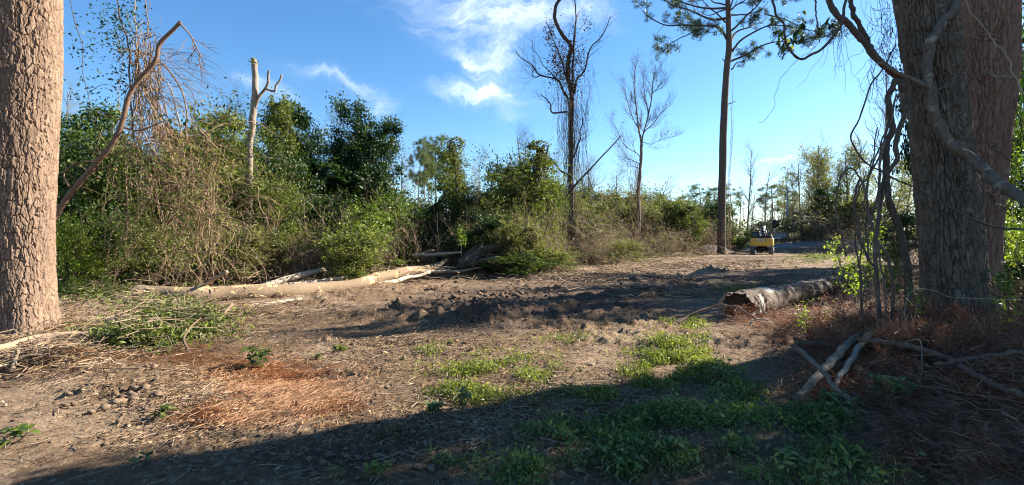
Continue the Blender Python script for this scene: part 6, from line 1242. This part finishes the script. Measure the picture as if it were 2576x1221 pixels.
# signal gear
def at(px, py, Y): p = P(px, py, Y); return p
Y = 66; p = at(1968, 607, Y); zb = float(H(p[0], Y))
def H0(x, y): return float(H(x, y))
t = thing('signal_cabinet', 'grey railway signal cabinet beyond the excavator', 'cabinet', (p[0], Y, H0(p[0], Y)))
zb = H0(p[0], Y); top = EYE + (610 - 592) / F * Y; a = Acc(); box(a, (0, 0, .05), (1.6, 1.0, .3), .02); lpart(a, 'plinth', 'grey_paint', t); a = Acc(); hh = max(.9, top - zb - .2); box(a, (0, 0, .2 + hh / 2), (1.35, .8, hh), .03); lpart(a, 'cabinet_body', 'grey_paint', t)
a = Acc(); box(a, (0, -.41, .2 + hh / 2), (1.2, .03, hh * .9), .01); lpart(a, 'door', 'galv', t); a = Acc(); box(a, (.1, -.43, .2 + hh * .62), (.22, .02, .16), .005); lpart(a, 'notice', 'white_paint', t); a = Acc(); box(a, (0, 0, .23 + hh), (1.5, .95, .06), .02); lpart(a, 'lid', 'galv', t)
p = at(1950, 607, Y); t = thing('relay_box', 'small pale box on the ground left of the signal cabinet', 'box', (p[0], Y - .5, H0(p[0], Y - .5))); a = Acc(); box(a, (0, 0, .3), (.9, .6, .6), .03); lpart(a, 'box_body', 'white_paint', t); a = Acc(); box(a, (0, 0, .63), (1, .7, .06), .02); lpart(a, 'lid', 'grey_paint', t)
p = at(1957, 600, Y); top = EYE + (610 - 565) / F * Y; zb = H0(p[0], Y + .8); t = thing('railway_signal', 'railway signal with a round black head on a pale mast', 'signal', (p[0], Y + .8, zb))
a = Acc(); tubes(a, np.array([[[0, 0, -.1], [0, 0, (top - zb) * .5], [0, 0, top - zb]]]), np.array([[.07, .07, .06]]), 8); lpart(a, 'mast', 'white_paint', t, True)
a = Acc(); th = np.linspace(0, 6.283, 20, endpoint=False); prism(a, [(.52 * math.cos(q), top - zb + .15 + .62 * math.sin(q)) for q in th], -.12, -.09); lpart(a, 'head_board', 'black_paint', t)
for k, (mm, dz) in enumerate([('lamp_red', .4), ('lamp_clear', .12), ('lamp_clear', -.16)]):
    a = Acc(); prism(a, [(.09 * math.cos(q), top - zb + dz + .09 * math.sin(q)) for q in th], -.16, -.12); lpart(a, 'lens', mm, t); a = Acc(); tubes(a, np.array([[[0, -.12, top - zb + dz + .03], [0, -.36, top - zb + dz + .03]]]), np.array([[.13, .13]]), 10, cap=False); lpart(a, 'hood', 'black_paint', t, True)
a = Acc(); box(a, (0, .12, top - zb + .1), (.5, .4, 1.0), .05); lpart(a, 'lamp_housing', 'black_paint', t)
p = at(1981, 607, 70); top = EYE + (610 - 470) / F * 70; zb = H0(p[0], 70); t = thing('utility_pole', 'tall slim pole with a short crossarm behind the signal cabinet', 'pole', (p[0], 70, zb))
a = Acc(); tubes(a, np.array([[[0, 0, -.2], [0, 0, 4], [0, 0, top - zb]]]), np.array([[.19, .17, .12]]), 9); lpart(a, 'pole', 'galv', t, True); a = Acc(); box(a, (-.1, 0, top - zb - .25), (1.1, .1, .1), .01); box(a, (-.1, 0, top - zb - .75), (1.0, .1, .1), .01); lpart(a, 'crossarm', 'pole_wood', t)
# excavator, seen from behind; local frame: +X right, -Y towards the camera
Y = 51.0; px0 = 1918; x0 = (px0 - 1288) / F * Y; z0 = H0(x0, Y) ; k_ = 51 / F * Y / 2.55
EX = thing('excavator', 'yellow tracked excavator seen from behind at the end of the clearing', 'excavator', (x0, Y, z0 + .02), None, R(-31), k_)
for s in (-1, 1):
    cx_ = s * 1.02; out = []
    for q in np.linspace(0, 2 * math.pi, 28, endpoint=False):
        yy = 1.35 * math.copysign(1, math.cos(q)) + .36 * math.cos(q); out.append((yy, .38 + .36 * math.sin(q)))
    a = Acc(); prism(a, [(q[0], q[1]) for q in out], cx_ - .19, cx_ + .19, 'x'); fr = lpart(a, 'track_frame', 'dark_steel', EX)
    belt = [(-1.35 + 2.7 * u, .76) for u in np.linspace(0, 1, 15)] + [(1.35 + .38 * math.sin(q), .38 + .38 * math.cos(q)) for q in np.linspace(.2, 2.94, 7)] + [(1.35 - 2.7 * u, .0) for u in np.linspace(0, 1, 15)] + [(-1.35 - .38 * math.sin(q), .38 - .38 * math.cos(q)) for q in np.linspace(.2, 2.94, 7)]
    me = None
    for i, (yy, zz) in enumerate(belt):
        y2, z2 = belt[(i + 1) % len(belt)]; an = math.atan2(z2 - zz, y2 - yy)
        if me is None: a = Acc(); box(a, (0, 0, .03), (.52, .165, .05), .006); box(a, (0, .05, .07), (.5, .02, .04), .004); me = a.mesh('track_shoe', M['track_steel'])
        o = bpy.data.objects.new('track_shoe', me); COL.objects.link(o); o.parent = EX; o.location = (cx_, yy, zz); o.rotation_euler = (an + (0 if True else 0), 0, 0)
    for yy in (-1.3, -.65, 0, .65, 1.3):
        a = Acc(); th = np.linspace(0, 6.283, 14, endpoint=False); prism(a, [(yy + .22 * math.cos(q), .36 + .22 * math.sin(q)) for q in th], cx_ + s * .20 - .02, cx_ + s * .20 + .02, 'x'); lpart(a, 'track_wheel', 'dark_steel', EX)
a = Acc(); box(a, (0, 0, .62), (1.5, 1.5, .42), .08); tubes(a, np.array([[[0, 0, .8], [0, 0, .98]]]), np.array([[.6, .6]]), 20); lpart(a, 'undercarriage', 'dark_steel', EX)
a = Acc(); box(a, (0, -.1, 1.06), (2.3, 2.6, .16), .03); lpart(a, 'turntable', 'black_paint', EX)
a = Acc(); prof = []   # counterweight: wide, rounded rear seen from above
for q in np.linspace(0, math.pi, 17): prof.append((1.26 * math.copysign(abs(math.cos(q)) ** .35, math.cos(q)), -1.35 - .42 * math.sin(q) ** .8))
prof += [(-1.26, -.9), (1.26, -.9)]; lv = [(.98, .955), (1.04, .99), (1.5, 1.0), (1.84, 1.0), (1.92, .985), (1.95, .95)]; V = []
for z_, s_ in lv: V += [(x_ * s_, -.9 + (y_ + .9) * s_, z_) for x_, y_ in prof]
n_ = len(prof); f = [[i * n_ + j, i * n_ + (j + 1) % n_, (i + 1) * n_ + (j + 1) % n_, (i + 1) * n_ + j] for i in range(len(lv) - 1) for j in range(n_)]
a.add(V, np.array(f)[:, ::-1], .5); acc_faces(a, np.array([list(range(n_)), list(range((len(lv) - 1) * n_, len(lv) * n_))[::-1]]), .5); cw = lpart(a, 'counterweight', 'yellow', EX)
a = Acc(); box(a, (0, -1.775, 1.72), (1.02, .015, .24), .004); lpart(a, 'badge_plate', 'black_paint', cw)
def letters(word, x0_, zc, h, y_):
    """the word built stroke by stroke, standing just proud of the plate"""
    a = Acc(); x_ = x0_; w_ = h * .78; s = h * .2
    S = {'E': [(0, 0, s, h), (s, 0, w_ - s, s), (s, h - s, w_ - s, s), (s, h / 2 - s / 2, w_ * .8 - s, s)],
         'D': [(0, 0, s, h), (s, 0, w_ - 2 * s, s), (s, h - s, w_ - 2 * s, s), (w_ - s, s * .7, s, h - 1.4 * s)],
         'R': [(0, 0, s, h), (s, h - s, w_ - 2 * s, s), (s, h * .42, w_ - 2 * s, s), (w_ - s, h * .5, s, h * .42), (w_ - s, 0, s, h * .42)]}
    for ch in word:
        for (lx, lz, lw, lh) in S[ch]: box(a, (x_ + lx + lw / 2, y_, zc - h / 2 + lz + lh / 2), (lw, .012, lh), .001)
        x_ += w_ * 1.25
    return a
lpart(letters('DEERE', -.47, 1.72, .19, -1.79), 'lettering', 'white_paint', cw)
for s in (-1, 1):
    a = Acc(); box(a, (s * .93, -1.74, 1.72), (.16, .03, .10), .005); lpart(a, 'reflector', 'lamp_red', cw); a = Acc(); box(a, (s * 1.10, -1.70, 1.72), (.09, .03, .10), .005); lpart(a, 'lamp', 'lamp_clear', cw)
a = Acc(); box(a, (.1, -.2, 2.02), (2.0, 1.9, .5), .06); lpart(a, 'engine_hood', 'black_paint', EX)
a = Acc(); box(a, (1.06, .05, 1.5), (.34, 2.0, .95), .05); lpart(a, 'side_door', 'yellow', EX); a = Acc(); box(a, (-1.06, -.55, 1.5), (.34, .8, .95), .05); lpart(a, 'side_door', 'yellow', EX)
CB = None; a = Acc()
for (x_, y_) in ((-1.22, -.1), (-.38, -.1), (-1.22, 1.35), (-.38, 1.35)): box(a, (x_, y_, 1.95), (.09, .09, 1.65), .01)
box(a, (-.8, .62, 2.80), (.98, 1.6, .1), .04); box(a, (-.8, .62, 1.35), (.94, 1.55, .4), .03); CB = lpart(a, 'cab', 'black_paint', EX)
a = Acc(); box(a, (-.8, -.10, 2.2), (.74, .02, 1.05), .003); lpart(a, 'window', 'glass', CB); a = Acc(); box(a, (-1.22, .62, 2.1), (.02, 1.35, 1.2), .003); lpart(a, 'window', 'glass', CB); a = Acc(); box(a, (-.38, .62, 2.1), (.02, 1.35, 1.2), .003); lpart(a, 'window', 'glass', CB); a = Acc(); box(a, (-.8, 1.36, 2.1), (.74, .02, 1.3), .003); lpart(a, 'windscreen', 'glass', CB)
a = Acc(); bp = smooth_path([(-.02, .9, 1.3), (-.02, 1.7, 2.5), (-.02, 2.6, 3.25), (-.02, 3.7, 3.35), (-.02, 4.6, 2.9)], 14); 
for i in range(13):
    p0, p1 = bp[i], bp[i + 1]; w1 = .20; h1 = .28 * (1 - .3 * abs(i - 5) / 7); V = []
    for q, hh_ in ((p0, h1), (p1, h1)): V += [(q[0] - w1, q[1] - hh_ * .5, q[2] - hh_), (q[0] + w1, q[1] - hh_ * .5, q[2] - hh_), (q[0] + w1, q[1] + hh_ * .5, q[2] + hh_), (q[0] - w1, q[1] + hh_ * .5, q[2] + hh_)]
    a.add(V, np.array([[0, 1, 5, 4], [1, 2, 6, 5], [2, 3, 7, 6], [3, 0, 4, 7]]), .5)
BM = lpart(a, 'boom', 'dark_steel', EX)
for s in (-1, 1):
    a = Acc(); tubes(a, np.array([[[s * .34, .75, 1.35], [s * .34, 1.5, 2.2]]]), np.array([[.085, .085]]), 10); lpart(a, 'cylinder', 'dark_steel', BM, True); a = Acc(); tubes(a, np.array([[[s * .34, 1.5, 2.2], [s * .30, 2.15, 2.95]]]), np.array([[.05, .05]]), 10); lpart(a, 'piston_rod', 'chrome', BM, True)
a = Acc(); box(a, (-.02, 4.75, 2.0), (.26, .34, 2.1), .05); lpart(a, 'dipper_arm', 'dark_steel', EX)
a = Acc(); prism(a, [(4.4, 1.0), (5.1, 1.0), (5.2, .45), (4.8, .12), (4.3, .2), (4.25, .5)], -.45, .42, 'x'); lpart(a, 'bucket', 'dark_steel', EX)
a = Acc(); tubes(a, smooth_path([(.98, -1.0, 1.95), (.98, -1.0, 2.42), (.94, -.9, 2.48), (.6, -.5, 2.5)], 10)[None], np.full((1, 10), .028), 6); tubes(a, np.array([[[.98, .3, 2.0], [.98, .3, 2.45]]]), np.array([[.025, .025]]), 6); lpart(a, 'handrail', 'lamp_clear', EX, True)
a = Acc(); tubes(a, np.array([[[.45, -.6, 2.2], [.45, -.6, 2.75]]]), np.array([[.06, .06]]), 10); lpart(a, 'exhaust_pipe', 'black_paint', EX, True)
a = Acc(); box(a, (.75, .9, 2.55), (.32, .10, .42), .04); tubes(a, np.array([[[.75, .9, 2.0], [.75, .9, 2.4]]]), np.array([[.02, .02]]), 6); lpart(a, 'mirror', 'black_paint', EX)
